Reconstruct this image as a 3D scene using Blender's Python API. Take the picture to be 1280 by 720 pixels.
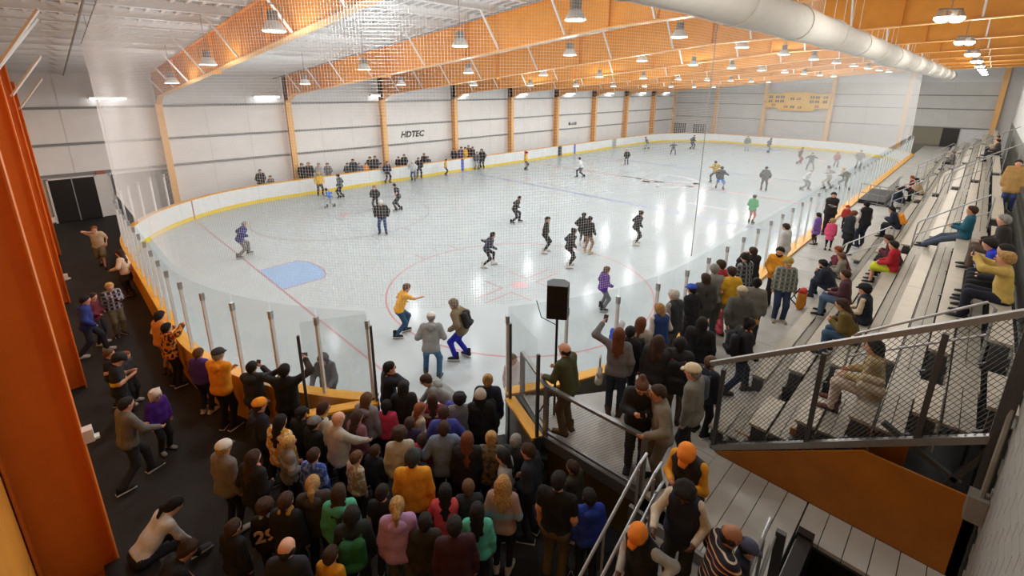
import bpy, math, random
import numpy as np
from mathutils import Vector, Matrix
random.seed(7); RNG = np.random.default_rng(7)
for _o in list(bpy.data.objects): bpy.data.objects.remove(_o)
S = bpy.context.scene; COL = S.collection
# ------------------------------------------------------------------ camera
CAM = np.array([-1.4950, -4.2961, 6.6995]); YAW, PITCH, ROLL, FPX, PPY = 0.7846897, 0.2725143, 0.0026688, 581.343, 272.784
cf = np.array([math.cos(PITCH)*math.cos(YAW), math.cos(PITCH)*math.sin(YAW), -math.sin(PITCH)])
cr = np.array([math.sin(YAW), -math.cos(YAW), 0.0]); cu = np.cross(cr, cf)
cr, cu = cr*math.cos(ROLL)+cu*math.sin(ROLL), -cr*math.sin(ROLL)+cu*math.cos(ROLL)
cam = bpy.data.cameras.new('camera'); camo = bpy.data.objects.new('camera', cam); COL.objects.link(camo)
cam.sensor_width = 36.0; cam.lens = FPX/1280*36.0; cam.shift_y = -(360-PPY)/1280; cam.clip_start = 0.05; cam.clip_end = 300
M = Matrix.Identity(4)
for i in range(3): M[i][0], M[i][1], M[i][2], M[i][3] = cr[i], cu[i], -cf[i], CAM[i]
camo.matrix_world = M; S.camera = camo
def hit(px, py, v, ax=2):
    d = cf + cr*(px-640)/FPX + cu*(PPY-py)/FPX
    return CAM + d*((v-CAM[ax])/d[ax])
# ------------------------------------------------------------------ world, exposure
w = bpy.data.worlds.new('world'); S.world = w; w.use_nodes = True
w.node_tree.nodes['Background'].inputs[0].default_value = (.95, .97, 1, 1); w.node_tree.nodes['Background'].inputs[1].default_value = 0.05
vs = S.view_settings; vs.view_transform = 'Standard'; vs.look = 'None'; vs.gamma = 1; vs.use_curve_mapping = False
vs.exposure = 0.12; S.cycles.transparent_max_bounces = 40
LAMP_W = 150.0; SPILL_W = 90.0; PAIR_W = 58.0; STRIP_E = 9.0
# ------------------------------------------------------------------ materials
def lin(h):
    if isinstance(h, tuple): return h
    c = [int(h[i:i+2], 16)/255 for i in (0, 2, 4)]
    return tuple(x/12.92 if x <= .04045 else ((x+.055)/1.055)**2.4 for x in c)
MATS = {}
def mat(name, col, rough=.6, metal=0, var=.0, scale=8, bump=0, bscale=60, emit=0, coat=0):
    if name in MATS: return MATS[name]
    m = bpy.data.materials.new(name); m.use_nodes = True; MATS[name] = m
    nt = m.node_tree; b = nt.nodes['Principled BSDF']; c = lin(col)
    b.inputs['Base Color'].default_value = (*c, 1); b.inputs['Roughness'].default_value = rough; b.inputs['Metallic'].default_value = metal
    if coat: b.inputs['Coat Weight'].default_value = coat
    if emit: b.inputs['Emission Color'].default_value = (*c, 1); b.inputs['Emission Strength'].default_value = emit
    if var or bump:
        tc = nt.nodes.new('ShaderNodeTexCoord')
    if var:
        n = nt.nodes.new('ShaderNodeTexNoise'); n.inputs['Scale'].default_value = scale; n.inputs['Detail'].default_value = 3
        nt.links.new(tc.outputs['Object'], n.inputs['Vector'])
        r = nt.nodes.new('ShaderNodeValToRGB'); r.color_ramp.elements[0].position = .3; r.color_ramp.elements[1].position = .7
        r.color_ramp.elements[0].color = (*[max(0, x*(1-var)) for x in c], 1); r.color_ramp.elements[1].color = (*[min(1, x*(1+var)) for x in c], 1)
        nt.links.new(n.outputs['Fac'], r.inputs['Fac']); nt.links.new(r.outputs['Color'], b.inputs['Base Color'])
    if bump:
        n2 = nt.nodes.new('ShaderNodeTexNoise'); n2.inputs['Scale'].default_value = bscale
        nt.links.new(tc.outputs['Object'], n2.inputs['Vector'])
        bp = nt.nodes.new('ShaderNodeBump'); bp.inputs['Strength'].default_value = bump; bp.inputs['Distance'].default_value = .01
        nt.links.new(n2.outputs['Fac'], bp.inputs['Height']); nt.links.new(bp.outputs['Normal'], b.inputs['Normal'])
    return m
def glassmat(name, tint, haze, gl=.035):
    m = bpy.data.materials.new(name); m.use_nodes = True; nt = m.node_tree; nt.nodes.clear()
    o = nt.nodes.new('ShaderNodeOutputMaterial'); t = nt.nodes.new('ShaderNodeBsdfTransparent'); t.inputs[0].default_value = (*tint, 1)
    g = nt.nodes.new('ShaderNodeBsdfGlossy'); g.inputs['Roughness'].default_value = .03
    d = nt.nodes.new('ShaderNodeBsdfDiffuse'); d.inputs[0].default_value = (.85, .88, .88, 1)
    mx = nt.nodes.new('ShaderNodeMixShader'); mx.inputs[0].default_value = haze
    m2 = nt.nodes.new('ShaderNodeMixShader')
    L = nt.links.new; L(t.outputs[0], mx.inputs[1]); L(d.outputs[0], mx.inputs[2]); m2.inputs[0].default_value = gl; L(mx.outputs[0], m2.inputs[1]); L(g.outputs[0], m2.inputs[2]); L(m2.outputs[0], o.inputs[0])
    return m
# ------------------------------------------------------------------ mesh helpers
class MB:
    def __init__(s): s.v = []; s.f = []; s.m = []
    def add(s, vs, fs, mi=0):
        n = len(s.v); s.v += [tuple(map(float, p)) for p in vs]; s.f += [tuple(i+n for i in f) for f in fs]; s.m += [mi]*len(fs); return s
    def box(s, c, d, rz=0, mi=0, R=None):
        x, y, z = d[0]/2, d[1]/2, d[2]/2
        P = np.array([(-x,-y,-z),(x,-y,-z),(x,y,-z),(-x,y,-z),(-x,-y,z),(x,-y,z),(x,y,z),(-x,y,z)])
        if rz: k, q = math.cos(rz), math.sin(rz); P = P @ np.array([[k,q,0],[-q,k,0],[0,0,1]])
        if R is not None: P = P @ np.array(R).T
        return s.add(P+np.array(c), [(0,3,2,1),(4,5,6,7),(0,1,5,4),(1,2,6,5),(2,3,7,6),(3,0,4,7)], mi)
    def b(s, x0, x1, y0, y1, z0, z1, mi=0):
        return s.box(((x0+x1)/2,(y0+y1)/2,(z0+z1)/2), (x1-x0,y1-y0,z1-z0), mi=mi)
    def beam(s, a, b, w, h, mi=0, up=(0,0,1)):
        a = np.array(a, float); b = np.array(b, float); d = b-a; L = np.linalg.norm(d); d /= L
        u = np.array(up, float); r = np.cross(d, u); r /= np.linalg.norm(r); u = np.cross(r, d)
        return s.box((a+b)/2, (L, w, h), mi=mi, R=np.array([d, r, u]).T)
    def tube(s, path, r, n=8, mi=0, close=True):
        P = [np.array(p, float) for p in path]; k = len(P); vs = []; R = r if hasattr(r, '__len__') else [r]*k
        for i, p in enumerate(P):
            d = P[min(i+1, k-1)]-P[max(i-1, 0)]; d = d/np.linalg.norm(d)
            a = np.cross(d, (0,0,1) if abs(d[2]) < .9 else (1,0,0)); a /= np.linalg.norm(a); b = np.cross(d, a)
            vs += [p+R[i]*(a*math.cos(t)+b*math.sin(t)) for t in np.arange(n)*2*math.pi/n]
        fs = [(i*n+j, i*n+(j+1)%n, (i+1)*n+(j+1)%n, (i+1)*n+j) for i in range(k-1) for j in range(n)]
        if close: fs += [tuple(range(n))[::-1], tuple((k-1)*n+j for j in range(n))]
        return s.add(vs, [f[::-1] for f in fs], mi)
    def prism(s, poly, ext, mi=0):
        k = len(poly); P = [np.array(p, float) for p in poly]; e = np.array(ext, float)
        fs = [tuple(range(k))[::-1], tuple(range(k, 2*k))]+[(i, (i+1)%k, k+(i+1)%k, k+i) for i in range(k)]
        return s.add(P+[p+e for p in P], fs, mi)
    def lathe(s, prof, c, n=16, mi=0):
        vs = [(c[0]+r*math.cos(t), c[1]+r*math.sin(t), c[2]+z) for r, z in prof for t in np.arange(n)*2*math.pi/n]
        fs = [(i*n+j, i*n+(j+1)%n, (i+1)*n+(j+1)%n, (i+1)*n+j) for i in range(len(prof)-1) for j in range(n)]
        return s.add(vs, fs, mi)
    def ell(s, c, r, R=None, mi=0, nu=8, nv=6):
        vs = []
        for i in range(nv+1):
            a = math.pi*i/nv
            for j in range(nu):
                t = 2*math.pi*j/nu; vs.append((r[0]*math.sin(a)*math.cos(t), r[1]*math.sin(a)*math.sin(t), r[2]*math.cos(a)))
        V = np.array(vs)
        if R is not None: V = V @ np.array(R).T
        fs = [(i*nu+j, (i+1)*nu+j, (i+1)*nu+(j+1)%nu, i*nu+(j+1)%nu) for i in range(nv) for j in range(nu)]
        return s.add(V+np.array(c), fs, mi)
    def mesh(s, name, mats, off=(0,0,0), smooth=False):
        me = bpy.data.meshes.new(name); o = np.array(off)
        me.from_pydata([tuple(np.array(p)-o) for p in s.v], [], s.f)
        for m in (mats if isinstance(mats, (list, tuple)) else [mats]): me.materials.append(m)
        if any(s.m): me.polygons.foreach_set('material_index', s.m)
        if smooth: me.polygons.foreach_set('use_smooth', [True]*len(s.f))
        me.update(); return me
    def build(s, name, mats, parent=None, smooth=False, off=None):
        if off is None: off = parent.get('_w', (0,0,0)) if parent else (0,0,0)
        return put(name, s.mesh(name, mats, off, smooth), parent)
def put(name, me, parent=None, loc=None):
    o = bpy.data.objects.new(name, me); COL.objects.link(o)
    if parent: o.parent = parent
    if loc is not None: o.location = loc
    return o
def thing(name, loc, label, cat, group=None, kind=None):
    o = bpy.data.objects.new(name, None); COL.objects.link(o); o.location = loc; o['_w'] = tuple(map(float, loc)); o.empty_display_size = .1
    return tag(o, label, cat, group, kind)
def tag(o, label=None, cat=None, group=None, kind=None):
    if label: o['label'] = label
    if cat: o['category'] = cat
    if group: o['group'] = group
    if kind: o['kind'] = kind
    return o
def struct(o): o['kind'] = 'structure'; return o
ORD = ['first','second','third','fourth','fifth','sixth','seventh','eighth','ninth','tenth','eleventh','twelfth']
# ------------------------------------------------------------------ shared materials
m_orange = mat('orange_steel', 'EA9C38', .45, var=.06, scale=2)
m_column = mat('orange_column', 'DE7626', .45, var=.06, scale=2)
m_orange2 = mat('orange_flange', 'F6BE74', .45)
m_gold = mat('gold_plastic', 'F2AC18', .35, var=.04, scale=3)
m_kick = mat('kick_yellow', 'F2D23A', .4)
m_board = mat('board_white', 'E9ECEC', .3, var=.03, scale=4)
m_bgrey = mat('board_back_grey', '8B8880', .6, var=.08, scale=4)
m_wall = mat('wall_facing', 'F6F4F0', .6, var=.03, scale=1.2, bump=.15, bscale=3)
m_wall2 = mat('wall_facing_cool', 'E6E7E7', .6, var=.04, scale=1.2, bump=.15, bscale=3)
m_girt = mat('girt_grey', '8C8C8A', .5)
m_deck = mat('roof_liner', 'BDC0C3', .5, var=.05, scale=2, bump=.3, bscale=4)
m_purlin = mat('purlin_white', 'ECEDEC', .5)
m_post = mat('shield_post', 'E3E7E9', .45, .0)
m_alu = mat('aluminium', 'B5B8BA', .38, .6, var=.06, scale=10)
m_steel = mat('galvanised_rail', '9A9A98', .42, .7, var=.06, scale=12)
m_dsteel = mat('dark_steel', '57585A', .45, .6)
m_black = mat('black_plastic', '0B0B0C', .5)
m_rubber = mat('rubber_floor', '232322', .75, var=.25, scale=1.3, bump=.3, bscale=120)
m_plat = mat('platform_deck', 'BFBCB5', .5, var=.12, scale=1.6, bump=.05)
m_seat = mat('bench_plank', 'BDB6A6', .38, .15, var=.06, scale=3)
m_foot = mat('foot_plank', '9F9A8D', .42, .2, var=.08, scale=3)
m_block = mat('painted_block', '9F9D94', .7, var=.06, scale=2, bump=.1)
m_ply = mat('orange_plywood', 'A8660E', .55, var=.12, scale=2.2)
m_panelwood = mat('orange_wall_panel', 'E39A3A', .5, var=.1, scale=2)
m_door = mat('door_dark', '2A2826', .3)
m_white = mat('white_paint', 'E4E2DC', .5)
m_glow = mat('lamp_glow', (1, .98, .95), .5, emit=6)
m_strip = mat('strip_glow', (1, .98, .95), .5, emit=STRIP_E)
m_glass = glassmat('rink_glass', (.955, .965, .965), .02)
m_net = bpy.data.materials.new('net_cord'); m_net.use_nodes = True
_nt = m_net.node_tree; _nt.nodes.clear(); _o = _nt.nodes.new('ShaderNodeOutputMaterial'); _d = _nt.nodes.new('ShaderNodeBsdfDiffuse'); _t = _nt.nodes.new('ShaderNodeBsdfTranslucent'); _x = _nt.nodes.new('ShaderNodeMixShader')
_d.inputs[0].default_value = _t.inputs[0].default_value = (.94, .94, .93, 1); _nt.links.new(_d.outputs[0], _x.inputs[1]); _nt.links.new(_t.outputs[0], _x.inputs[2]); _nt.links.new(_x.outputs[0], _o.inputs[0])
m_duct = mat('fabric_duct', 'E9E6E0', .75, var=.03, scale=3)
# ================================================================== STRUCTURE
L, W, RC, CAPZ = 60.96, 25.9, 8.53, 1.07
YF, XE, YR, XL = 28.35, 64.8, -6.1, -2.6        # back wall, end wall, seat-side wall, corridor wall
def rtop(y): return 7.36+(28.3-y)*.0855
def rbot(y): return 6.14+(28.0-y)*.0885 if y > 3.5 else 8.308+(3.5-y)*.03
# ice sheet
ring = []
for cx, cy, a0 in ((L-RC, RC, -90), (L-RC, W-RC, 0), (RC, W-RC, 90), (RC, RC, 180)):
    for k in range(17):
        a = math.radians(a0+90*k/16); ring.append((cx+RC*math.cos(a), cy+RC*math.sin(a)))
m_ice = mat('ice', 'C2CBCD', .16, var=.035, scale=.9, bump=.04, bscale=30, coat=.0)
m_ice.node_tree.nodes['Principled BSDF'].inputs['Specular IOR Level'].default_value = .035
ice = struct(MB().add([(x, y, 0) for x, y in ring], [tuple(range(len(ring)))]).build('floor_ice', m_ice))
def paint(name, hexc, mb): return mb.build(name, mat('ice_paint_'+hexc, hexc, .3), ice)
def arcring(cx, cy, r, wd, a0=0, a1=360, n=64, z=.004):
    vs = []; k = n+1
    for i in range(k):
        a = math.radians(a0+(a1-a0)*i/n)
        vs += [(cx+(r-wd/2)*math.cos(a), cy+(r-wd/2)*math.sin(a), z), (cx+(r+wd/2)*math.cos(a), cy+(r+wd/2)*math.sin(a), z)]
    return MB().add(vs, [(2*i, 2*i+1, 2*i+3, 2*i+2) for i in range(n)])
def flat(x0, x1, y0, y1, z=.003): return MB().add([(x0,y0,z),(x1,y0,z),(x1,y1,z),(x0,y1,z)], [(0,1,2,3)])
PINK, GREY, BLU = 'C58C92', 'A9A0A4', '9AA3C4'
hw = 12.95-RC+math.sqrt(RC**2-(RC-3.35)**2)
for xg, sg in ((3.35, 1), (L-3.35, -1)):
    paint('goal_line', 'BF8E95', flat(xg-.03, xg+.03, 12.95-hw, 12.95+hw))
    m = MB(); pts = [(xg, 12.95-1.22), (xg+sg*1.37, 12.95-1.22)]+[(xg+sg*(1.37+.46*math.sin(t)), 12.95-1.22*math.cos(t)) for t in np.linspace(.15, math.pi-.15, 12)]+[(xg+sg*1.37, 12.95+1.22), (xg, 12.95+1.22)]
    if sg < 0: pts = pts[::-1]
    paint('goal_crease', '9DC0E8', m.add([(x, y, .0025) for x, y in pts], [tuple(range(len(pts)))]))
    for a, b in zip(pts[:-1], pts[1:]): m2 = MB()
    m2 = MB()
    for a, b in zip(pts[:-1], pts[1:]):
        d = np.array(b)-np.array(a); n = np.array([-d[1], d[0]])/np.linalg.norm(d)*.025; a_, b_ = np.array(a), np.array(b)
        m2.add([(*(a_-n), .0045), (*(b_-n), .0045), (*(b_+n), .0045), (*(a_+n), .0045)], [(0,1,2,3)])
    paint('crease_outline', 'B98F99', m2)
for xb in (22.86, L-22.86): paint('blue_line', BLU, flat(xb-.15, xb+.15, .06, W-.06))
paint('centre_line', 'C9A0A4', flat(30.33, 30.63, .06, W-.06))
for xd in (9.45, L-9.45):
    for yd in (12.95-6.7, 12.95+6.7):
        cc = PINK if yd < 12 else GREY
        paint('faceoff_circle', cc, arcring(xd, yd, 4.57, .06)); paint('faceoff_spot', 'D9B0B4', arcring(xd, yd, .15, .3, n=24))
        m = MB()
        for sx in (-1, 1):
            for sy in (-1, 1):
                a, b = sorted((xd+sx*.61, xd+sx*1.83)); y0 = yd+sy*.23; m.add([(a,y0-.025,.004),(b,y0-.025,.004),(b,y0+.025,.004),(a,y0+.025,.004)], [(0,1,2,3)])
                x0 = xd+sx*.61; a, b = sorted((yd+sy*.23, yd+sy*1.13)); m.add([(x0-.025,a,.0045),(x0+.025,a,.0045),(x0+.025,b,.0045),(x0-.025,b,.0045)], [(0,1,2,3)])
                x0 = xd+sx*.88; a, b = sorted((yd+sy*4.6, yd+sy*5.2)); m.add([(x0-.025,a,.004),(x0+.025,a,.004),(x0+.025,b,.004),(x0-.025,b,.004)], [(0,1,2,3)])
        paint('faceoff_marks', cc, m)
for xn in (24.4, L-24.4):
    for yn in (12.95-6.7, 12.95+6.7): paint('neutral_spot', 'D0B2B6', arcring(xn, yn, .15, .3, n=24))
paint('centre_circle', 'BFC4D0', arcring(30.48, 12.95, 4.57, .06))
for (cx, cy, r, wd, a0, a1) in ((29.2, 14.6, 1.9, .55, 100, 300), (31.0, 12.3, 2.6, .5, 200, 380), (30.2, 10.4, 1.6, .5, -30, 150), (32.2, 14.8, 1.5, .45, 20, 200), (30.6, 13.0, .8, .5, 0, 270)):
    paint('centre_emblem_stroke', 'C2C6C8', arcring(cx, cy, r, wd, a0, a1, 30, .003))
paint('ice_lettering_bar', 'BCC0C2', flat(23.6, 24.0, 15.0, 18.2)); paint('ice_lettering_bar', 'BCC0C2', flat(25.4, 25.8, 5.2, 7.6))
# rubber floor round the rink, ice hole left open: strips
fl = MB(); fl.b(XL, 66, YR, YF+.3, -.3, -.012); struct(fl.build('floor', m_rubber))
# back wall with liner panels and girts
FX = [3.3+6.8*i for i in range(-1, 10)]
wb = struct(MB().b(XL-.3, XE+.3, YF, YF+.25, -.1, 8.2).build('wall_back', m_wall2))
gz = [0, 2.4, 3.92, 5.7, 7.6]
for i in range(len(FX)-1):
    a, b = max(FX[i]+.04, XL), min(FX[i+1]-.04, XE)
    for j in range(4):
        nsub = 3
        for k in range(nsub):
            x0 = a+(b-a)*k/nsub; x1 = a+(b-a)*(k+1)/nsub
            z0 = gz[j]+.05
            if i == 0 and j == 0 : continue
            MB().b(x0+.012, x1-.012, YF-.04, YF+.01, z0, gz[j+1]-.05).build('wall_panel', m_wall if j < 3 else m_wall2, wb)
    for j in (1, 2, 3):
        MB().b(a, b, YF-.16, YF-.035, gz[j]-.06, gz[j]+.06).build('girt', m_girt, wb)
for k in range(3): MB().b(XL+.1+2.2*k, XL+2.28+2.2*k, YF-.04, YF+.01, 2.32, 2.33).build('wall_panel', m_wall, wb)
# end wall
we = struct(MB().b(XE, XE+.25, YR-.3, YF+.3, -.1, 11).build('wall_end', m_wall2))
EY = [28.2, 22.1, 16.0, 8.85, 2.0, -4.9]
for i in range(5):
    m_we = mat('end_wall_facing', 'D2D2CE', .6, var=.04, scale=1.2, bump=.15, bscale=3)
    for j, (z0, z1, mm) in enumerate(((.1, 2.9, m_we), (2.95, 4.75, m_we), (4.8, 6.1, m_we), (6.15, 7.4, m_we))):
        for k in range(2):
            y1 = EY[i]-.2-(EY[i]-EY[i+1]-.3)*k/2; y0 = EY[i]-.2-(EY[i]-EY[i+1]-.3)*(k+1)/2
            if i == 4 and j == 0: continue
            MB().b(XE-.05, XE+.01, y0+.01, y1-.01, z0, z1).build('wall_panel', mm, we)
    for z in (2.92, 4.77, 6.12): MB().b(XE-.15, XE-.045, EY[i+1]+.15, EY[i]-.15, z-.05, z+.05).build('girt', m_girt, we)
for i, y in enumerate(EY):
    zt = rbot(y)+.3
    m = MB(); m.b(XE-.6, XE-.05, y-.01, y+.01, 0, zt); m.b(XE-.62, XE-.6, y-.2, y+.2, 0, zt, 1)
    tag(m.build('wall_column', [m_orange, m_orange2]), 'orange steel wall column on the far end wall, %s from the left corner' % ORD[i], 'column', 'far end wall columns')
# corridor (left) wall and its columns
wl = struct(MB().b(XL-.25, XL, YR-.3, YF+.3, -.1, 10.6).build('wall_left', m_panelwood))
ly = [-3.0, 3.2, 9.4, 15.6, 21.8, 28.0]
for i in range(5):
    for j, (z0, z1) in enumerate(((.02, 1.22), (1.24, 2.44), (2.46, 3.66), (3.68, 5.2), (5.22, 7.4))):
        for k in range(2):
            y0 = ly[i]+.3+(6.2-.55)*k/2
            MB().b(XL-.01, XL+.03, y0+.01, y0+2.8, z0, z1).build('wall_panel', m_panelwood, wl)
for i, y in enumerate(ly[1:5]):
    m = MB(); zt = rbot(y)+.2
    r = thing('corridor_column', (XL, y, 0), 'deep orange steel column along the dark corridor, %s from the camera' % ORD[i], 'column', 'corridor columns')
    MB().b(XL+.03, -1.87, y-.012, y+.012, 0, zt).build('web', m_column, r)
    MB().b(-1.87, -1.85, y-.17, y+.17, 0, zt).build('inner_flange', m_column, r)
    MB().b(XL+.03, XL+.05, y-.17, y+.17, 0, zt).build('outer_flange', m_column, r)
    for s_ in (-1, 1): MB().beam((-1.9, y+s_*.1, zt-1.0), (-1.1, y+s_*.9, zt+.1), .05, .05).build('brace', m_purlin, r)
# seat-side wall : painted blocks below, facing above
wr = struct(MB().b(XL, XE+.3, YR-.25, YR, -.1, 10.6).build('wall_right', m_block))
for i in range(9):
    for j, (z0, z1) in enumerate(((3.7, 5.6), (5.62, 7.7))):
        MB().b(7+6.3*i, 7+6.3*i+6.26, YR-.01, YR+.03, z0, z1).build('wall_panel', m_wall, wr)
wn = struct(MB().b(XL, 5.3, -6.0, -5.15, -.1, 10.4).build('wall_near', m_block)); nb = 0
for zi in range(20):
    for xi in range(8):
        x0 = 1.9+.4*xi+(.2 if zi % 2 else 0); z0 = .0+.2*zi
        if nb < 160: MB().b(x0+.006, x0+.394, -5.155, -5.135, z0+.005, z0+.195).build('block', m_block, wn); nb += 1
# ceiling deck with purlins along the building
ce = struct(MB().prism([(XL-.3, YF+.3, rtop(YF)+.26), (XL-.3, YR-.3, rtop(YR)+.26), (XL-.3, YR-.3, rtop(YR)+.36), (XL-.3, YF+.3, rtop(YF)+.36)], (XE-XL+.6, 0, 0)).build('ceiling', m_deck))
y = YF-.2
while y > YR:
    z = rtop(y)
    MB().b(XL, XE, y-.012, y+.012, z+.02, z+.25).build('purlin', m_purlin, ce); MB().b(XL, XE, y-.07, y+.07, z, z+.02).build('purlin', m_purlin, ce)
    y -= 1.45
rb_ = MB()
for k in range(110):
    x0 = XL+.3+.36*k; rb_.prism([(x0, YF, rtop(YF)+.2), (x0, YR, rtop(YR)+.2), (x0, YR, rtop(YR)+.27), (x0, YF, rtop(YF)+.27)], (.09, 0, 0))
tag(rb_.build('deck_ribs', m_purlin, ce), kind='stuff')
for xx in (-.2, 9.5):
    MB().tube([(xx, yy, rtop(yy)-.14) for yy in (28, 14, 0, -4.5)], .03, 6).build('sprinkler_pipe', m_girt, ce)
# portal frames
for i, x in enumerate(FX[1:10]):
    r = thing('portal_frame', (x, 28.0, 0), 'orange steel portal frame spanning the rink roof, %s counted from the camera end' % ORD[i], 'roof frame', 'portal frames')
    MB().b(x-.012, x+.012, 27.62, 28.25, 0, rtop(27.9)).build('column_web', m_orange, r)
    MB().prism([(x-.16, 27.60, 0), (x+.16, 27.60, 0), (x+.16, 27.60, 5.9), (x-.16, 27.60, 5.9)], (0, .025, 0)).build('column_flange', m_orange2, r)
    ys = [28.2, 27.6, 26.5, 20, 14, 8, 3.5, 0, -6.08]
    bot = [(x-.012, yy, rbot(yy)-(.35 if yy > 27 else 0)) for yy in ys]; top = [(x-.012, yy, rtop(yy)-.0) for yy in ys[::-1]]
    MB().prism(bot+top, (.024, 0, 0)).build('rafter_web', m_orange, r)
    m = MB()
    for (a, b) in zip(bot[1:-1], bot[2:]): m.beam((x, a[1], a[2]), (x, b[1], b[2]), .26, .03)
    m.build('bottom_flange', m_orange2, r)
    m = MB()
    for (a, b) in zip(top[:-1], top[1:]): m.beam((x, a[1], a[2]), (x, b[1], b[2]), .26, .025)
    m.build('top_flange', m_orange, r)
    for yy in (22, 15.2, 9.6, 3.5, -2): MB().b(x-.13, x+.13, yy-.012, yy+.012, rbot(yy)-(.1 if yy in (15.2,) else .02), rtop(yy)).build('splice_plate', m_orange, r)
    for yy in (25.2, 22.3, 19.4, 16.5, 12.2, 7.85, 5, 2.1, -.8, -3.7):
        MB().beam((x-.1, yy, rbot(yy)+.05), (x-.95, yy, rtop(yy)+.1), .05, .05).build('flange_brace', m_purlin, r)
# doors in the back wall beside the corridor
d1 = thing('door_1', (-.9, YF, 0), 'dark double door at the end of the corridor', 'door', kind='structure')
dy = 28.2
for k, (x0, x1) in enumerate(((-1.72, -.87), (-.83, .02))):
    lf = MB().b(x0, x1, dy-.03, dy+.02, .03, 2.2).build('door_leaf', m_door, d1)
    MB().b(x0+.06, x1-.06, dy-.09, dy-.05, .98, 1.04).build('push_bar', m_alu, lf); MB().b(x0+.25, x1-.25, dy-.07, dy-.03, 2.06, 2.12).build('closer', m_alu, lf)
    MB().box((x1-.08 if k == 0 else x0+.08, dy-.06, 1.05), (.05, .06, .12)).build('door_handle', m_alu, lf)
for x0, x1 in ((-1.80, -1.72), (-.87, -.83), (.02, .08), (.60, .66)): MB().b(x0, x1, dy-.05, dy+.06, 0, 2.26).build('door_frame', m_white if x0 != -.87 else m_alu, d1)
MB().b(-1.8, .66, dy-.05, dy+.06, 2.2, 2.28).build('door_frame', m_white, d1)
d2 = thing('door_2', (.3, YF, 0), 'white narrow door beside the dark double door', 'door', kind='structure')
lf = MB().b(.08, .60, dy-.03, dy+.02, .02, 2.2).build('door_leaf', m_white, d2); MB().b(.1, .16, dy-.07, dy-.03, 1.0, 1.1).build('door_handle', m_black, lf); MB().b(.2, .5, dy-.045, dy-.03, 1.72, 2.1).build('closer_box', mat('exit_box', 'B9B4AC', .5), lf)
sg = thing('exit_sign', (.32, dy-.05, 2.36), 'small red exit sign above the white door', 'sign')
MB().b(.14, .5, dy-.1, dy-.03, 2.30, 2.48).build('sign_box', mat('exit_red', 'B76A5E', .5), sg)
MB().b(.75, 3.3, dy-.02, dy+.03, 0, 2.2).build('opening_shade', m_door, wb)  # flat dark sheet; the unlit depth of the opening is only colour
# windows / louvres and opening in the end wall, scoreboard, service recess
for k, (ya, yb) in enumerate(((28.1, 26.2), (25.2, 23.2))):
    r = thing('window_%d' % (k+1), (XE, (ya+yb)/2, 0), 'gridded dark window behind the far left corner, %s of the pair' % ('left' if k == 0 else 'right'), 'window', kind='structure')
    MB().b(XE-.12, XE-.06, yb, ya, .35, 1.9).build('pane', mat('window_dark', '3B3F42', .2), r)
    for t in range(7): yy = yb+(ya-yb)*t/6; MB().b(XE-.15, XE-.11, yy-.03, yy+.03, .35, 1.9).build('mullion', m_white, r)
    for t in range(7): zz = .35+1.55*t/6; MB().b(XE-.16, XE-.12, yb, ya, zz-.025, zz+.025).build('glazing_bar', m_white, r)
sc = thing('scoreboard', (XE-.3, 12.8, 4.3), 'wide yellow scoreboard with dark digit panels on the far wall', 'scoreboard')
msc = mat('scoreboard_yellow', 'F0B92E', .5)
SY = -.45
MB().prism([(XE-.95, 9.4, 4.35), (XE-.95, 16.2, 4.35), (XE-.95, 16.2, 6.05), (XE-.95, 14.6, 6.05), (XE-.95, 14.3, 6.25), (XE-.95, 11.3, 6.25), (XE-.95, 11.0, 6.05), (XE-.95, 9.4, 6.05)], (.25, 0, 0)).build('panel', msc, sc, off=(XE-.3, 12.8-SY, 4.2))
MB().prism([(XE-.97, 11.0, 4.05), (XE-.97, 14.6, 4.05), (XE-.97, 14.9, 4.36), (XE-.97, 10.7, 4.36)], (.25, 0, 0)).build('lower_panel', msc, sc, off=(XE-.3, 12.8-SY, 4.2))
for yy in (9.42, 16.42): MB().b(XE-.75, XE-.63, yy-.06, yy+.06, 5.0, 5.12).build('wall_bracket', m_girt, sc, off=(XE-.3, 12.8-SY, 4.2))
md = mat('digit_dark', '3A2F22', .4); mr = mat('digit_red', 'B5382C', .4)
for (yy, zz, mm) in [(y, z, md) for y in (15.7, 14.95, 14.4, 11.6-.4, 10.65, 9.85) for z in (5.65, 5.15)]+[(13.3, 5.45, md), (12.6, 5.45, mr), (15.3, 4.7, mr), (13.9, 4.5, mr), (13.2, 4.5, md), (12.4, 4.45, mr), (10.6, 4.6, mr)]:
    for k in (-1, 1): MB().b(XE-.99, XE-.95, yy+k*.12-.09, yy+k*.12+.09, zz-.15, zz+.15).build('digit', mm, sc, off=(XE-.3, 12.8-SY, 4.2))
op = thing('door_3', (XE, -.7, 1), 'wide service opening with barrier at the far right of the rink', 'door', kind='structure')
MB().b(XE-.08, XE-.05, -2.6, 1.3, 0, 2.95).build('recess_back', mat('recess', '8E8A78', .7), op); MB().b(XE-.12, XE-.08, -2.6, -1.3, 0, 2.95).build('curtain', m_door, op)
for z in (.35, .75, 1.1): MB().b(XE-.2, XE-.16, -1.3, 1.3, z-.02, z+.02).build('barrier_rail', m_girt, op)
for k in range(10): MB().b(XE-.2, XE-.17, -1.3+.28*k, -1.27+.28*k, 0, 1.1).build('barrier_post', m_girt, op)
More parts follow.
